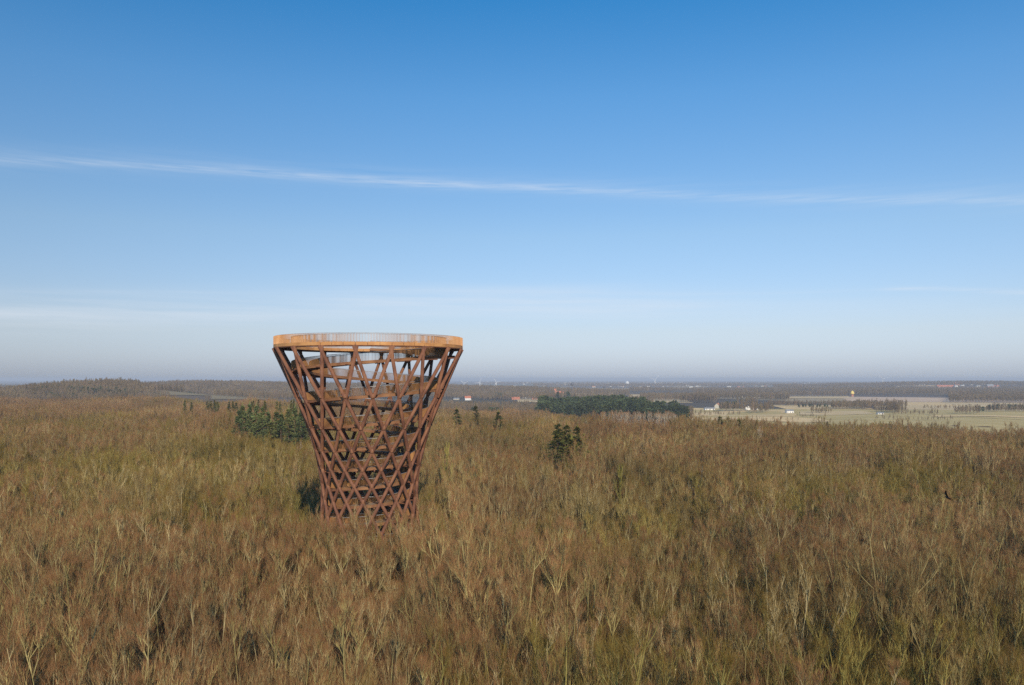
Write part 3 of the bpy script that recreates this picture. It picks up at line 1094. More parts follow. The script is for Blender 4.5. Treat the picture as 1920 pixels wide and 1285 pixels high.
wood_patch(960, 1180, 2400, 2950, 12, 0.8)
wood_patch(1180, 1420, 1500, 1640, 8, 0.75, 0.15)
wood_patch(1275, 1345, 1750, 1900, 8, 0.95)
wood_patch(1350, 1450, 1290, 1340, 7.5, 0.72, 0.2)
wood_patch(1410, 1440, 1230, 1290, 7.0, 0.7)
wood_patch(1560, 1635, 1400, 1470, 5.0, 0.62)
wood_patch(1640, 1700, 1290, 1330, 5.0, 0.42, 0.3)
wood_patch(1660, 1690, 1240, 1290, 7.0, 0.75)
wood_patch(1672, 1760, 1160, 1195, 6.5, 0.34)
wood_patch(1790, 1838, 1190, 1240, 7.0, 0.62)
wood_patch(1845, 2000, 1280, 1330, 7.0, 0.5, 0.3)
wood_patch(1440, 1600, 1560, 1600, 5.5, 0.5, 0.2)
wood_patch(1780, 2100, 1850, 2900, 9, 0.85)
wood_patch(1560, 2100, 2650, 3500, 11, 0.95)
wood_patch(1380, 1700, 2900, 3300, 11, 0.9, 0.3)
wood_patch(1480, 1590, 2350, 2550, 9, 0.85, 0.2)
wood_patch(1200, 1480, 1950, 2250, 9, 0.8, 0.05)
wood_patch(1600, 1700, 1430, 1500, 7, 0.7, 0.1)
wood_patch(1300, 1420, 2550, 2750, 10, 0.9, 0.2)
wood_patch(1040, 1160, 1860, 2000, 9, 0.8, 0.1)
wood_patch(1000, 1060, 1700, 1800, 8, 0.85)
wood_patch(1180, 1560, 3300, 3700, 12, 0.9, 0.1)
wood_patch(1450, 2100, 3900, 4700, 14, 1.0, 0.1)
wood_patch(1000, 2100, 5200, 6000, 18, 1.1, 0.05)
wood_patch(900, 2100, 7200, 8200, 36, 1.2, 0.05)
wood_patch(1300, 1390, 1120, 1150, 7.5, 0.34, 0.1)
wood_patch(255, 288, 1150, 1500, 6.8, 0.58)
wood_patch(284, 318, 1150, 1420, 7.5, 0.42, 0.05)
wood_patch(1390, 1500, 1010, 1022, 5, 0.22, 0.15)
wood_patch(1490, 1650, 1085, 1096, 5, 0.24, 0.1)
wood_patch(1640, 1790, 1010, 1024, 5, 0.26, 0.0)
wood_patch(1730, 1840, 1420, 1440, 6, 0.35, 0.1)
wood_patch(1840, 2000, 1090, 1110, 5, 0.28, 0.1)
wood_patch(1860, 1990, 1500, 1530, 6, 0.40, 0.0)
wood_patch(1330, 1420, 1400, 1420, 6, 0.45, 0.1)
wood_patch(1520, 1560, 1200, 1240, 6, 0.5, 0.2)
fx, fy, fs = np.concatenate(fx), np.concatenate(fy), np.concatenate(fs)
P = np.stack([fx, fy, ground_z(fx, fy) - 0.3], 1)
inst_stuff('far_woods', P, rng.integers(0, len(FAR), len(fx)), rng.uniform(0, 6.28, len(fx)), fs, FAR, 'hazy purple brown woods on the far hills and between the fields', 'wood')

# dark evergreen strips in the far woods
ex, ey, es = [], [], []
for px0, px1, Y0, Y1, step, sz, cnt in ((1495, 1575, 1480, 1500, 7, 0.42, 0), (130, 262, 1270, 1330, 9, 0.75, 0), (95, 190, 1190, 1240, 9, 0.7, 0), (40, 52, 1250, 1290, 8, 0.8, 0), (70, 110, 1290, 1330, 8, 0.75, 0),
                                        (1350, 1385, 1330, 1345, 7, 0.85, 0), (1215, 1250, 1280, 1300, 7, 0.6, 0), (915, 950, 1020, 1060, 7, 0.8, 0), (885, 897, 1030, 1050, 7, 0.7, 0), (930, 945, 2000, 2030, 9, 1.0, 0),
                                        (1045, 1056, 1690, 1710, 7, 1.15, 0), (1064, 1070, 1680, 1700, 7, 1.2, 0), (1172, 1180, 1200, 1215, 7, 0.95, 0), (1200, 1206, 1230, 1240, 7, 0.9, 0), (1836, 1846, 1240, 1250, 7, 0.6, 0),
                                        (1852, 1876, 1300, 1315, 7, 0.6, 0), (1890, 2000, 1350, 1365, 7, 0.6, 0), (1740, 1790, 3000, 3050, 14, 1.0, 0), (270, 300, 1740, 1780, 10, 0.5, 0), (326, 366, 1640, 1670, 9, 0.35, 0),
                                        (345, 356, 1120, 1140, 8, 0.8, 0)):
    a, b = jitter_grid(min(pu(px0, Y0), pu(px0, Y1)), max(pu(px1, Y0), pu(px1, Y1)), Y0, Y1, step, rng)
    px = 960 + FPX * a / b
    k = (px > px0) & (px < px1)
    ex.append(a[k]); ey.append(b[k]); es.append(np.full(k.sum(), sz) + rng.normal(size=k.sum()) * 0.07)
ex, ey, es = np.concatenate(ex), np.concatenate(ey), np.concatenate(es)
inst_stuff('evergreen_woods', np.stack([ex, ey, ground_z(ex, ey) - 0.3], 1), rng.integers(0, 3, len(ex)), rng.uniform(0, 6.28, len(ex)), es, PINE,
           'dark green evergreen strips and clumps among the far fields and hills', 'wood')

# undergrowth on the wood floor --------------------------------------------
a, b, c, d = gen_bare(500, 2.6, 4, 12, 5, 0, 5, 2.2, False, wid=0.7, split=0.05, start=0.15)
SH = [(mesh('undergrowth stems', a, b, M['bark_olive']), mesh('undergrowth twigs', c, d, M['twig_olive']), 'x')]
a, b, c, d = gen_bare(501, 3.4, 4, 12, 5, 0, 5, 2.0, False, wid=0.7, split=0.05, start=0.15)
SH.append((mesh('undergrowth stems', a, b, M['bark_olive']), mesh('undergrowth twigs', c, d, M['twig']), 'x'))
x, y = jitter_grid(-110, 110, 55, 135, 3.2, rng)
m = in_view(x, y) & (np.hypot(x - TX, y - TY) > 15) & (lownoise(x, y, 0.05, 5.0) > -0.15)
x, y = x[m], y[m]
inst_stuff('undergrowth', np.stack([x, y, ground_z(x, y)], 1), rng.integers(0, 2, len(x)), rng.uniform(0, 6.28, len(x)), rng.uniform(0.6, 1.3, len(x)), SH,
           'low tangled shrubs and saplings on the leafy wood floor', 'undergrowth')

# ------------------------------------------------------------------ the tower
R0, HH, Z0 = 6.87, 12.47, CAMZ - 17.2          # waist radius, slope height, waist height
ZT = CAMZ + 4.42                               # underside of the top ring
tower = link('observation_tower', None, loc=(TX, TY, 0))
tag(tower, 'rusty steel lattice observation tower, hourglass shaped, rising out of the bare wood', 'tower')


def Rz(z):
    return R0 * math.sqrt(1 + ((z - Z0) / HH) ** 2)


TH0 = R(-90 + 2.2)
phT = math.atan((ZT - Z0) / HH)
phB = math.atan((-6.4 - Z0) / HH)
off_node = phT - R(60)
for sgn in (1, -1):
    for k in range(18):
        w = TH0 + R(20 * k)
        # the pair of members meets near the top ring, a hand's breadth apart
        w2 = w + sgn * (-off_node + R(0.9))
        pts = []
        for ph, dz in ((phT, 0.0), (phB, 0.0)):
            r = R0 / math.cos(ph) - 0.02 * sgn
            a = w2 + sgn * ph
            pts.append((r * math.cos(a), r * math.sin(a), Z0 + HH * math.tan(ph)))
        A_, B_ = Vector(pts[0]), Vector(pts[1])
        mb = MB()
        mb.tube([A_.lerp(B_, t) for t in (0, 0.25, 0.5, 0.75, 1)], 0.245, 12)
        mb.build('diagonal_beam', M['beam'], tower, True)
# welded joint collars where the members cross
cross_me = None
for row in range(1, 12):
    ph = R(60 - 10 * row)
    z = Z0 + HH * math.tan(ph)
    if z < 2:
        continue
    r = R0 / math.cos(ph)
    for k in range(18):
        a = TH0 + R(20 * k + (10 if row % 2 else 0))
        if cross_me is None:
            mb = MB()
            mb.tube([(0, 0, -0.34), (0, 0, -0.18), (0, 0, 0.18), (0, 0, 0.34)], [0.22, 0.285, 0.285, 0.22], 10)
            cross_me = mesh('joint_collar', mb.v, mb.f, M['beam'], True)
        link('joint_collar', cross_me, tower, (r * math.cos(a), r * math.sin(a), z))


def ring_section(a0, a1, ro0, ro1, ri0, ri1, zt0, zt1, th, n=3):
    """curved slab between two angles; returns top, side and soffit builders"""
    top, edge, sof = MB(), MB(), MB()
    A = [a0 + (a1 - a0) * i / n for i in range(n + 1)]
    f = lambda p, q, i: p + (q - p) * i / n
    o = [(f(ro0, ro1, i), f(ri0, ri1, i), f(zt0, zt1, i)) for i in range(n + 1)]
    P = lambda r, a, z: (r * math.cos(a), r * math.sin(a), z)
    for mb_, (d0, d1, ins) in ((top, (0.0, -0.07, 0.05)), (sof, (-0.10, -th * 0.75, 0.14))):
        vs, fs = [], []
        for (ro, ri, z), a in zip(o, A):
            vs += [P(ri + ins, a, z + d0), P(ro - ins, a, z + d0), P(ro - ins, a, z + d1), P(ri + ins, a, z + d1)]
        for i in range(n):
            b = i * 4
            for k in range(4):
                fs.append((b + k, b + (k + 1) % 4, b + 4 + (k + 1) % 4, b + 4 + k))
        fs += [(0, 3, 2, 1), (n * 4, n * 4 + 1, n * 4 + 2, n * 4 + 3)]
        mb_.add(vs, fs)
    edges = []
    for sgn in (1, -1):
        edge = MB()
        edges.append(edge)
        vs, fs = [], []
        for (ro, ri, z), a in zip(o, A):
            r = ro if sgn == 1 else ri
            q = 0.05 * sgn
            vs += [P(r - q, a, z + 0.06), P(r, a, z + 0.06), P(r, a, z - th), P(r - q, a, z - th)]
        for i in range(n):
            b = i * 4
            for k in range(4):
                fs.append((b + k, b + (k + 1) % 4, b + 4 + (k + 1) % 4, b + 4 + k))
        fs += [(0, 3, 2, 1), (n * 4, n * 4 + 1, n * 4 + 2, n * 4 + 3)]
        edge.add(vs, fs)
    return top, edges, sof


# spiral ramp: integrate upward from the ground
SL = 0.070
ZF = CAMZ + 2.28                               # ramp height at the front, second band from the top
path = [(R(-90), ZF)]
INS, WID = 0.95, 2.5


def ramp_ro(z):
    r = Rz(z) - INS
    return min(r, 11.2)


da = R(5)
up_, dn_ = [], []
a, z = R(-90), ZF
while z < ZT + 0.42:
    up_.append((a, z))
    z += SL * ramp_ro(z) * da
    a += da
up_.append((a, ZT + 0.42))
a, z = R(-90), ZF
while z > -5.4:
    z -= SL * ramp_ro(z) * da
    a -= da
    dn_.append((a, z))
path = dn_[::-1] + up_
ramp = tower
seg = 4
fins_o, fins_i = [], []


def fins(mbv, mbf, a, r, z, h, depth=0.10, thick=0.022):
    c, s = math.cos(a), math.sin(a)
    r0, r1 = r - depth / 2, r + depth / 2
    tx, ty = -s * thick / 2, c * thick / 2
    b = len(mbv)
    for rr_, sg in ((r0, -1), (r1, -1), (r1, 1), (r0, 1)):
        for zz in (z, z + h):
            mbv.append((rr_ * c + tx * sg, rr_ * s + ty * sg, zz))
    for k in range(4):
        i0, i1 = b + 2 * k, b + 2 * ((k + 1) % 4)
        mbf.append((i0, i1, i1 + 1, i0 + 1))


RV, RF = [], []
IV, IF = [], []
for i in range(0, len(path) - 1, seg):
    j = min(i + seg, len(path) - 1)
    if path[j][0] - path[i][0] < R(1):
        continue
    (a0, z0), (a1, z1) = path[i], path[j]
    ro0, ro1 = ramp_ro(z0), ramp_ro(z1)
    t_, e_, s_ = ring_section(a0, a1, ro0, ro1, ro0 - WID, ro1 - WID, z0, z1, 0.34, 4)
    d = t_.build('ramp_deck', M['plank'], tower)
    for eb in e_:
        eb.build('ramp_fascia', M['fascia'], d)
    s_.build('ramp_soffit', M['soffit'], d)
    cb = MB()
    rl = Rz(z0)
    c, s = math.cos(a0), math.sin(a0)
    cb.tube([((ro0 - WID + 0.1) * c, (ro0 - WID + 0.1) * s, z0 - 0.34), ((rl - 0.05) * c, (rl - 0.05) * s, z0 - 0.34)], 0.10, 6)
    cb.build('cross_beam', M['beam'], tower)
for i in range(len(path) - 1):
    (a0, z0), (a1, z1) = path[i], path[i + 1]
    ro0, ro1 = ramp_ro(z0), ramp_ro(z1)
    n = max(1, int(round(ro0 * (a1 - a0) / 0.19)))
    for k in range(n):
        t = k / n
        fins(RV, RF, a0 + (a1 - a0) * t, ro0 + (ro1 - ro0) * t + 0.03, z0 + (z1 - z0) * t + 0.0, 1.18)
    n = max(1, int(round((ro0 - WID) * (a1 - a0) / 0.19)))
    for k in range(n):
        t = k / n
        fins(IV, IF, a0 + (a1 - a0) * t, ro0 + (ro1 - ro0) * t - WID - 0.03, z0 + (z1 - z0) * t, 1.18)
for V_, F_ in ((RV, RF), (IV, IF)):
    o = link('ramp_balusters', mesh('ramp_balusters', np.array(V_), np.array(F_), M['baluster']), tower)
    tag(o, kind='stuff')
for off in (0.03, -WID - 0.03):
    mb = MB()
    mb.tube([((ramp_ro(z) + off) * math.cos(a), (ramp_ro(z) + off) * math.sin(a), z + 1.2) for a, z in path], 0.032, 5)
    mb.build('handrail', M['handrail'], tower, True)

# top platform ring
RO, RI, ZD = 13.70, 11.2, ZT + 0.40
for k in range(18):
    a0, a1 = TH0 + R(20 * k), TH0 + R(20 * (k + 1))
    t_, e_, s_ = ring_section(a0, a1, RO, RO, RI, RI, ZD, ZD, 0.40, 4)
    d = t_.build('platform_deck', M['plank'], tower)
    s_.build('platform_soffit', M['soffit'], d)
    cb = MB()
    c, s = math.cos(a0), math.sin(a0)
    cb.tube([((RI + .1) * c, (RI + .1) * s, ZT + 0.05), ((RO - .2) * c, (RO - .2) * s, ZT + 0.05)], 0.11, 6)
    cb.build('cross_beam', M['beam'], tower)
NP = 54
for rad, nm in ((RO, 1), (RI, -1)):
    for k in range(NP):
        a0, a1 = TH0 + R(360 / NP * k + 0.10), TH0 + R(360 / NP * (k + 1) - 0.10)
        mb = MB()
        vs, fs = [], []
        n = 2
        for i in range(n + 1):
            a = a0 + (a1 - a0) * i / n
            c, s = math.cos(a), math.sin(a)
            jit = 0.012 * ((k * 7) % 3 - 1)
            for r_, z_ in ((rad + jit - 0.03, ZD + 0.05), (rad + jit + 0.03, ZD + 0.05), (rad + jit + 0.03, ZT + 0.02), (rad + jit - 0.03, ZT + 0.02)):
                vs.append((r_ * c, r_ * s, z_))
        for i in range(n):
            b = i * 4
            for q in range(4):
                fs.append((b + q, b + (q + 1) % 4, b + 4 + (q + 1) % 4, b + 4 + q))
        fs += [(0, 3, 2, 1), (n * 4, n * 4 + 1, n * 4 + 2, n * 4 + 3)]
        mb.add(vs, fs)
        mb.build('fascia_plate', M['plate'], tower)
V_, F_ = [], []
for rad in (RO - 0.02, RI + 0.02):
    n = int(2 * math.pi * rad / 0.20)
    for k in range(n):
        fins(V_, F_, 2 * math.pi * k / n, rad, ZD + 0.02, 1.2, 0.085, 0.020)
o = link('platform_balusters', mesh('platform_balusters', np.array(V_), np.array(F_), M['rail_orange']), tower)
tag(o, kind='stuff')
for rad in (RO - 0.1, RI + 0.1):
    mb = MB()
    mb.tube([(rad * math.cos(t), rad * math.sin(t), ZD + 1.23) for t in np.linspace(0, 2 * math.pi, 97)], 0.03, 5)
    mb.build('handrail', M['handrail'], tower, True)
# ring tube under the fascia
mb = MB()
mb.tube([((RO - 0.12) * math.cos(t), (RO - 0.12) * math.sin(t), ZT - 0.04) for t in np.linspace(0, 2 * math.pi, 97)], 0.13, 8)
mb.build('ring_beam', M['beam'], tower, True)


tz = gz(TX, TY)
tower.location.z = tz
for ch in tower.children:
    ch.location.z -= tz

# ------------------------------------------------------------------ buildings far off
def house(name, label, cat, px, py, w, dep, h, roofh, wall, roof, rz=0.0, chim=True, group=None, win=3, floors=1, ridge='x'):
    X, Y, g = ray_ground(px, py)
    e = link(name, None, loc=(X, Y, g - 0.4), rot=(0, 0, rz))
    tag(e, label, cat, group)
    mb = MB()
    mb.box(-w / 2, w / 2, -dep / 2, dep / 2, 0, h + 0.4)
    # gables
    mb.add([(-w / 2, -dep / 2, h + .4), (-w / 2, dep / 2, h + .4), (-w / 2, 0, h + .4 + roofh), (w / 2, -dep / 2, h + .4), (w / 2, dep / 2, h + .4), (w / 2, 0, h + .4 + roofh)],
           [(0, 2, 1), (3, 4, 5)])
    mb.build('wall', wall, e)
    rb = MB()
    o_ = 0.4
    for sg in (-1, 1):
        yo, zo = sg * (dep / 2 + o_), h + .4 - o_ * roofh / (dep / 2)
        vs = [(-w / 2 - o_, yo, zo), (w / 2 + o_, yo, zo), (w / 2 + o_, 0, h + .4 + roofh), (-w / 2 - o_, 0, h + .4 + roofh)]
        vs += [(p[0], p[1], p[2] + 0.25) for p in vs]
        rb.add(vs, [(0, 1, 2, 3), (4, 5, 6, 7), (0, 1, 5, 4), (1, 2, 6, 5), (3, 0, 4, 7)])
    ro = rb.build('roof', roof, e)
    if chim:
        c = MB()
        c.box(w * 0.2, w * 0.2 + 0.8, -0.4, 0.4, h + roofh - 0.2, h + roofh + 1.5)
        c.build('chimney', M['brick'], ro)
    if win:
        wm = MB()
        wm.box(-0.7, 0.7, -0.06, 0.06, 0, 1.3)
        wme = mesh('window', wm.v, wm.f, M['glass'])
        for fl in range(floors):
            for k in range(win):
                xx = -w / 2 + w * (k + 0.5) / win
                link('window', wme, e, (xx, -dep / 2 - 0.03, 1.3 + fl * 2.9))
    return e


house('house', 'white house with a red tiled roof, right of the tower at the wood edge', 'house', 877, 751, 15, 10, 5.5, 5.0, M['white'], M['redroof'], R(12))
house('barn', 'low whitish barn left of the white house with the red roof', 'barn', 856, 750, 14, 8, 2.6, 2.4, M['cream'], M['greyroof'], R(-8), chim=False)
house('barn', 'long brick farm building with bright red roof, left of the white block', 'barn', 967, 750, 20, 10, 3.2, 4.2, M['brick'], M['redroof'], R(2))
house('house', 'pink brick house with red roof right of the white farm block', 'house', 1002, 750, 14, 9, 5.0, 3.4, M['brick'], M['redroof'], R(-6))
# flat roofed white block
X, Y, g = ray_ground(988, 747)
e = link('apartment_block', None, loc=(X, Y, g - 0.3), rot=(0, 0, R(3)))
tag(e, 'white flat roofed block with two storeys of dark windows behind the farm', 'building')
mb = MB(); mb.box(-14, 14, -6, 6, 0, 9.0); mb.build('wall', M['white'], e)
mb = MB(); mb.box(-14.6, 14.6, -6.6, 6.6, 9.003, 9.6); mb.build('roof', M['greyroof'], e)
wm = MB(); wm.box(-1.2, 1.2, -0.05, 0.05, 0, 1.6); wme = mesh('window', wm.v, wm.f, M['glass'])
for fl in range(3):
    for k in range(8):
        link('window', wme, e, (-12.2 + 3.5 * k, -6.03, 1.2 + fl * 2.8))
# village church with stepped gables
X, Y, g = ray_ground(1044, 741.5)
e = link('church', None, loc=(X, Y, g - 0.3), rot=(0, 0, R(8)))
tag(e, 'salmon red village church with a stepped gable tower among far trees', 'church')
nb = MB(); nb.box(-2, 20, -5, 5, 0, 7); nb.add([(20, -5, 7), (20, 5, 7), (20, 0, 13)], [(0, 1, 2)]); nb.build('wall', M['brick'], e)
rb = MB()
for sg in (-1, 1):
    vs = [(-2, sg * 5.5, 6.6), (20.3, sg * 5.5, 6.6), (20.3, 0, 13), (-2, 0, 13)]
    vs += [(p[0], p[1], p[2] + 0.3) for p in vs]
    rb.add(vs, [(0, 1, 2, 3), (4, 5, 6, 7), (0, 1, 5, 4), (1, 2, 6, 5), (2, 3, 7, 6), (3, 0, 4, 7)])
rb.build('roof', M['redroof'], e)
tb = MB(); tb.box(-9, -2.01, -3.6, 3.6, 0, 15)
for k in range(5):
    q = 3.6 - 0.72 * k
    tb.box(-9.0, -8.3, -q, q, 15 + k * 1.2 + 0.002, 15 + (k + 1) * 1.2)
    tb.box(-2.7, -2.01, -q, q, 15 + k * 1.2 + 0.002, 15 + (k + 1) * 1.2)
tb.build('bell_tower', M['brick'], e)
for sg in (-1, 1):
    r2 = MB()
    vs = [(-8.25, sg * 3.7, 14.9), (-2.75, sg * 3.7, 14.9), (-2.75, 0, 20.2), (-8.25, 0, 20.2)]
    vs += [(p[0], p[1], p[2] + 0.3) for p in vs]
    r2.add(vs, [(0, 1, 2, 3), (4, 5, 6, 7), (0, 1, 5, 4), (1, 2, 6, 5), (2, 3, 7, 6), (3, 0, 4, 7)])
    r2.build('tower_roof', M['redroof'], e)
wm = MB(); wm.box(-0.8, 0.8, -0.05, 0.05, 0, 2.4); wme = mesh('window', wm.v, wm.f, M['glass'])
for k in range(4):
    link('window', wme, e, (2 + 5 * k, -5.04, 2.5))
link('belfry_opening', wme, e, (-5.5, -3.64, 11))
# sheds and farmhouses in the right-hand fields
house('shed', 'long low white shed between bare trees in the straw fields', 'shed', 1330, 769.5, 17, 8, 2.8, 1.8, M['white'], M['greyroof'], R(4), False)
house('farmhouse', 'tan farmhouse behind bare trees, left of the pale field gap', 'house', 1346, 766, 12, 9, 4.5, 4.5, M['cream'], M['brick'], R(60))
house('farmhouse', 'small white gabled farmhouse, left of the two between the trees', 'house', 1402, 769, 9, 8, 4.2, 3.6, M['white'], M['greyroof'], R(80))
house('farmhouse', 'small white gabled farmhouse, right of the two between the trees', 'house', 1415, 769, 9, 8, 4.2, 3.6, M['white'], M['greyroof'], R(85))
house('shed', 'white shed with a dark doorway at the edge of the straw field', 'shed', 1480, 775, 11, 7, 3.6, 1.8, M['white'], M['greyroof'], R(5), False)
house('shed', 'tiny pale hut on the hedge line right of the golden dome', 'shed', 1650, 777.5, 9, 5, 1.9, 1.2, M['white'], M['greyroof'], R(3), False, win=2)
house('manor_house', 'red brick manor with a dark roof, left of the two near the right edge', 'house', 1856, 729, 34, 14, 11, 9, M['brick'], M['greyroof'], R(10), floors=2, win=4)
house('manor_house', 'pale brick manor block, right of the two near the right edge', 'house', 1870, 729, 22, 14, 11, 8, M['brick'], M['redroof'], R(70), floors=2, win=4)
house('terrace_row', 'row of red roofed houses below the right horizon', 'house', 1772, 727, 85, 14, 6, 6, M['brick'], M['redroof'], R(4), win=8)
house('house', 'bright white cubic house right of the red roofed row', 'house', 1792, 727, 14, 12, 9, 3, M['white'], M['greyroof'], R(4))
house('house', 'pale building on the hill slope behind the field, left of the tower', 'house', 500, 741, 26, 9, 3.8, 3.0, M['white'], M['greyroof'], R(5), False)
house('house', 'low pale building nearest the tower on the left hill slope', 'house', 530, 741.5, 16, 9, 3.4, 2.6, M['white'], M['redroof'], R(-5), False)
house('hut', 'small straw coloured hut on the left hillside clearing', 'hut', 92, 744, 10, 8, 4.5, 3.5, M['cream'], M['cream'], R(30), False)
# the golden dome at the edge of the far field
X, Y, g = ray_ground(1598, 744)
e = link('storage_dome', None, loc=(X, Y, g - 0.3))
tag(e, 'round golden yellow storage dome on a short base at the far field edge', 'silo')
mb = MB(); mb.tube([(0, 0, 0), (0, 0, 8)], [4.0, 4.0], 14); mb.build('base', M['brick'], e)
mb = MB(); mb.tube([(0, 0, 8 + 11 * math.sin(t) ** 1) for t in (0, .35, .75, 1.15, 1.45)], [6.2 * math.cos(t) for t in (0, .35, .75, 1.15, 1.45)], 16); mb.build('dome', M['yellow'], e, True)
# water tower and lookout silhouettes on the ridge
for px, top, Y, hh, lab in ((1073, 717, 2650, 30, 'dark mushroom shaped water tower on the wooded ridge'), (1134, 724, 2750, 20, 'squat dark water tower on the ridge, right of the mushroom shaped one')):
    X = pu(px, Y)
    zt = CAMZ - (top - HOR) / FPX * Y
    e = link('water_tower', None, loc=(X, Y, zt - hh))
    tag(e, lab, 'water tower')
    mb = MB(); mb.tube([(0, 0, 0), (0, 0, hh * 0.62)], [2.6, 1.9], 12); mb.build('shaft', M['darkm'], e, True)
    mb = MB(); mb.tube([(0, 0, hh * 0.62), (0, 0, hh * 0.72), (0, 0, hh * 0.88), (0, 0, hh)], [2.0, 5.2, 5.2, 1.4], 14); mb.build('tank', M['darkm'], e, True)
# mast on the left hill
X, Y = pu(168, 1450), 1450
e = link('mast', None, loc=(X, Y, gz(X, Y)))
tag(e, 'thin mast standing on top of the left hill', 'mast')
mb = MB(); mb.tube([(0, 0, 0), (0, 0, 19)], [0.5, 0.3], 6); mb.build('pole', M['darkm'], e)
mb = MB(); mb.tube([(0, 0, 15), (0, 0, 17)], [0.9, 0.9], 8); mb.build('antenna', M['darkm'], e)
# flagpole by the white house
X, Y, g = ray_ground(854, 748)
e = link('flagpole', None, loc=(X, Y, g))
tag(e, 'white flagpole beside the low barn right of the tower', 'flagpole')
mb = MB(); mb.tube([(0, 0, 0), (0, 0, 9.5)], [0.28, 0.16], 8); mb.build('pole', M['white'], e)
mb = MB(); mb.tube([(0, 0, 9.5), (0, 0, 9.9)], [0.3, 0.2], 8); mb.build('knob', M['white'], e)


# wind turbines on the horizon
def turbine(px, hub_py, Y, hgt, phase, lab):
    X = pu(px, Y)
    zh = CAMZ - (hub_py - HOR) / FPX * Y
    e = link('wind_turbine', None, loc=(X, Y, gz(X, Y)))
    tag(e, lab, 'wind turbine', None)
    hub = zh - gz(X, Y)
    mb = MB(); mb.tube([(0, 0, 0), (0, 0, hub)], [hgt * 0.05, hgt * 0.03], 12); mb.build('mast', M['white'], e, True)
    mb = MB(); mb.box(-2.2, 2.2, -7, 5, hub - 0.5, hub + 3.6); mb.build('nacelle', M['white'], e)
    mb = MB(); mb.tube([(0, -7, hub + 1.5), (0, -10, hub + 1.5)], [2.2, 0.8], 10); hb = mb.build('hub', M['white'], e)
    for k in range(3):
        t = phase + k * 2.0944
        bl = MB()
        L_ = hgt * 0.62
        c, s = math.cos(t), math.sin(t)
        pts = [(0.5, 1.4), (0.15 * L_, 2.6), (0.5 * L_, 1.7), (L_, 0.4)]
        vs = []
        for r_, w_ in pts:
            for q, th in ((-w_ / 2, 0.25), (w_ / 2, 0.25), (w_ / 2, -0.25), (-w_ / 2, -0.25)):
                vs.append((c * r_ - s * q, -8.5 + th, hub + 1.5 + s * r_ + c * q))
        fs = []
        for i in range(3):
            b = 4 * i
            for q in range(4):
                fs.append((b + q, b + (q + 1) % 4, b + 4 + (q + 1) % 4, b + 4 + q))
        fs += [(0, 3, 2, 1), (12, 13, 14, 15)]
        bl.add(vs, fs)
        bl.build('rotor_blade', M['white'], e)


for px, hp, Y, H_, ph, lab in ((870, 719, 6200, 60, 0.4, 'white wind turbine nearest the tower, on the horizon'), (899.5, 717.5, 6000, 64, 1.2, 'middle one of the three white wind turbines right of the tower'),
                               (930.5, 717, 5900, 64, 0.1, 'third white wind turbine right of the tower'), (1228, 712, 7400, 90, 0.8, 'pale slender wind turbine above the far town'),
                               (1655, 711, 7600, 90, 0.3, 'faint wind turbine right of the middle of the right horizon')):
    turbine(px, hp, Y, H_, ph, lab)
# white round tank in the town
X, Y = pu(1176, 6300), 6300
e = link('gas_tank', None, loc=(X, Y, gz(X, Y)))
tag(e, 'large round white tank standing in the hazy town', 'tank')
zt = CAMZ - (715 - HOR) / FPX * Y - gz(X, Y)
mb = MB(); mb.tube([(0, 0, 0), (0, 0, zt * 0.6)], [16, 16], 20); mb.build('tank_wall', M['white'], e, True)
mb = MB(); mb.tube([(0, 0, zt * 0.6 + 0.01), (0, 0, zt * 0.8), (0, 0, zt * 0.95), (0, 0, zt)], [16, 14, 8, 1], 20); mb.build('tank_roof', M['white'], e, True)

# far town: small pale and red houses, one object each
town_me = []
for k, (wl, rf) in enumerate((('cream', 'redroof'), ('white', 'greyroof'), ('brick', 'redroof'), ('cream', 'greyroof'), ('cream', 'cream'))):
    mb = MB(); mb.box(-0.5, 0.5, -0.35, 0.35, 0, 0.45)
    w_ = mesh('wall', mb.v, mb.f, M[wl])
    rb = MB()
    rb.add([(-.53, -.4, .452), (.53, -.4, .452), (.53, .4, .452), (-.53, .4, .452), (-.53, 0, .70), (.53, 0, .70)], [(0, 1, 5, 4), (3, 4, 5, 2), (0, 4, 3), (1, 2, 5), (0, 3, 2, 1)])
    town_me.append((w_, mesh('roof', rb.v, rb.f, M[rf])))
for k in range(150):
    if k < 95:
        px, py = random.gauss(1290, 150), random.uniform(717, 727)
    elif k < 130:
        px, py = random.uniform(1480, 1900), random.uniform(716, 727)
    else:
        px, py = random.uniform(880, 1160), random.uniform(716, 722)
    if not 860 < px < 1930:
        continue
    X, Y, g = ray_ground(px, py, lo=2800)
    w_, r_ = town_me[random.choice((0, 1, 1, 2, 3, 4, 4))]
    sz = random.uniform(9, 18) * (1.6 if random.random() < 0.12 else 1)
    where = 'right of the pine stand' if px > 1300 else 'above the pine stand'
    e = link('town_house', None, loc=(X, Y, g - 0.2), rot=(0, 0, random.uniform(-0.6, 0.6)), scale=(sz * 1.5, sz, sz * 0.9))
    tag(e, f'tiny pale house in the hazy far town {where}', 'house', f'houses of the far town {where}')
    link('wall', w_, e)
    link('roof', r_, e)


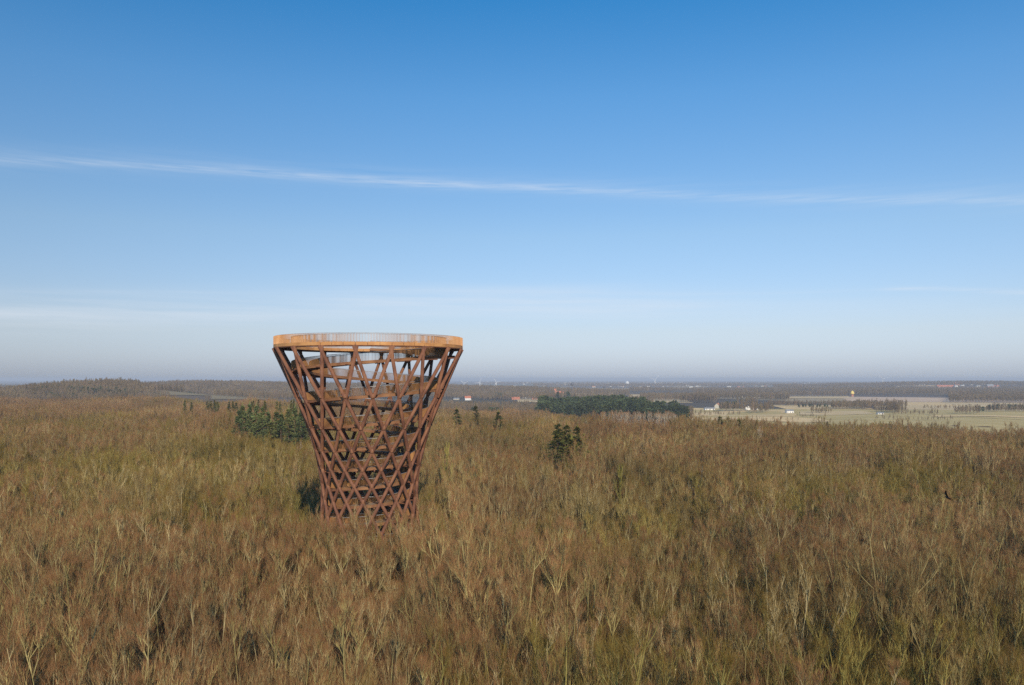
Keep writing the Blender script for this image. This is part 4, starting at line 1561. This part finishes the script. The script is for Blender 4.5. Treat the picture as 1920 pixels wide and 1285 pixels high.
# ------------------------------------------------------------------ birds
def bird(px, py, Y, span, roll, yaw, lab, fold=0.15):
    X = pu(px, Y)
    z = CAMZ - (py - HOR) / FPX * Y
    e = link('bird', None, loc=(X, Y, z), rot=(R(10), roll, yaw))
    tag(e, lab, 'bird')
    b = MB()
    s = span / 2
    # body along +Y: beak, head, neck, breast, belly, tail root
    b.tube([(0, .60 * s, 0.0), (0, .50 * s, .01 * s), (0, .42 * s, .02 * s), (0, .32 * s, .01 * s), (0, .12 * s, 0), (0, -.12 * s, 0), (0, -.32 * s, 0)],
           [.008 * s, .035 * s, .065 * s, .075 * s, .115 * s, .10 * s, .035 * s], 8)
    b.build('body', M['bird'], e, True)
    for sg in (-1, 1):
        w = MB()
        sec = [(0.05, .20, -.10, 0.02, .03), (.35, .27, -.10, .02 + fold * .5, .025), (.65, .22, -.12, .02 + fold * 1.1, .018), (.88, .10, -.16, .02 + fold * 1.7, .010), (1.0, -.04, -.17, .02 + fold * 2.1, .004)]
        vs = []
        for xx, f0, f1, zz, th in sec:
            vs += [(sg * xx * s, f0 * s, (zz + th) * s), (sg * xx * s, f1 * s, (zz) * s), (sg * xx * s, f1 * s, (zz - .004) * s), (sg * xx * s, f0 * s, (zz - th * .3) * s)]
        fs = []
        for i in range(len(sec) - 1):
            o_ = 4 * i
            for q in range(4):
                fs.append((o_ + q, o_ + (q + 1) % 4, o_ + 4 + (q + 1) % 4, o_ + 4 + q))
        n_ = 4 * (len(sec) - 1)
        fs += [(0, 3, 2, 1), (n_, n_ + 1, n_ + 2, n_ + 3)]
        w.add(vs, fs)
        # finger feathers at the wing tip
        for q in range(4):
            a = 0.2 + 0.28 * q
            bx, by = sg * (.90 - .03 * q) * s, (-.02 - .04 * q) * s
            dx, dy = sg * math.cos(a) * .2 * s, -math.sin(a) * .2 * s
            zz = (.02 + fold * 1.8) * s
            w.add([(bx, by + .02 * s, zz), (bx, by - .02 * s, zz), (bx + dx, by + dy, zz + fold * .3 * s), (bx, by, zz + .008 * s)], [(0, 1, 2), (0, 2, 3), (1, 3, 2), (0, 3, 1)])
        w.build('wing', M['bird'], e)
    t = MB()
    t.add([(-.05 * s, -.28 * s, 0), (.05 * s, -.28 * s, 0), (.13 * s, -.60 * s, -.01 * s), (0, -.64 * s, -.01 * s), (-.13 * s, -.60 * s, -.01 * s),
           (-.05 * s, -.28 * s, .014 * s), (.05 * s, -.28 * s, .014 * s), (.13 * s, -.60 * s, 0), (0, -.64 * s, 0), (-.13 * s, -.60 * s, 0)],
          [(0, 4, 3, 2, 1), (5, 6, 7, 8, 9), (0, 1, 6, 5), (1, 2, 7, 6), (2, 3, 8, 7), (3, 4, 9, 8), (4, 0, 5, 9)])
    t.build('tail', M['bird'], e)
    return e


bird(1778, 934, 55, 1.2, R(44), R(22), 'black bird with spread wings gliding low over the wood at the right', 0.12)
bird(1836, 946, 70, 0.42, R(20), R(100), 'tiny dark bird to the right of and below the larger black one', 0.5)

# ------------------------------------------------------------------ haze
hm = bpy.data.materials.new('haze')
hm.use_nodes = True
N, L = hm.node_tree.nodes, hm.node_tree.links
N.clear()
pv = N.new('ShaderNodeVolumePrincipled')
pv.inputs['Color'].default_value = (0.82, 0.88, 1.0, 1)
pv.inputs['Density'].default_value = 1.25e-4
pv.inputs['Anisotropy'].default_value = 0.0
om = N.new('ShaderNodeOutputMaterial')
L.new(pv.outputs[0], om.inputs['Volume'])
mb = MB()
mb.box(-24500, 24500, -24500, 24500, float(gv[:, 2].min()) - 1.0, CAMZ + 12.0)
ho = mb.build('haze', hm)
tag(ho, 'thin blue haze over the far land', 'haze', kind='stuff')
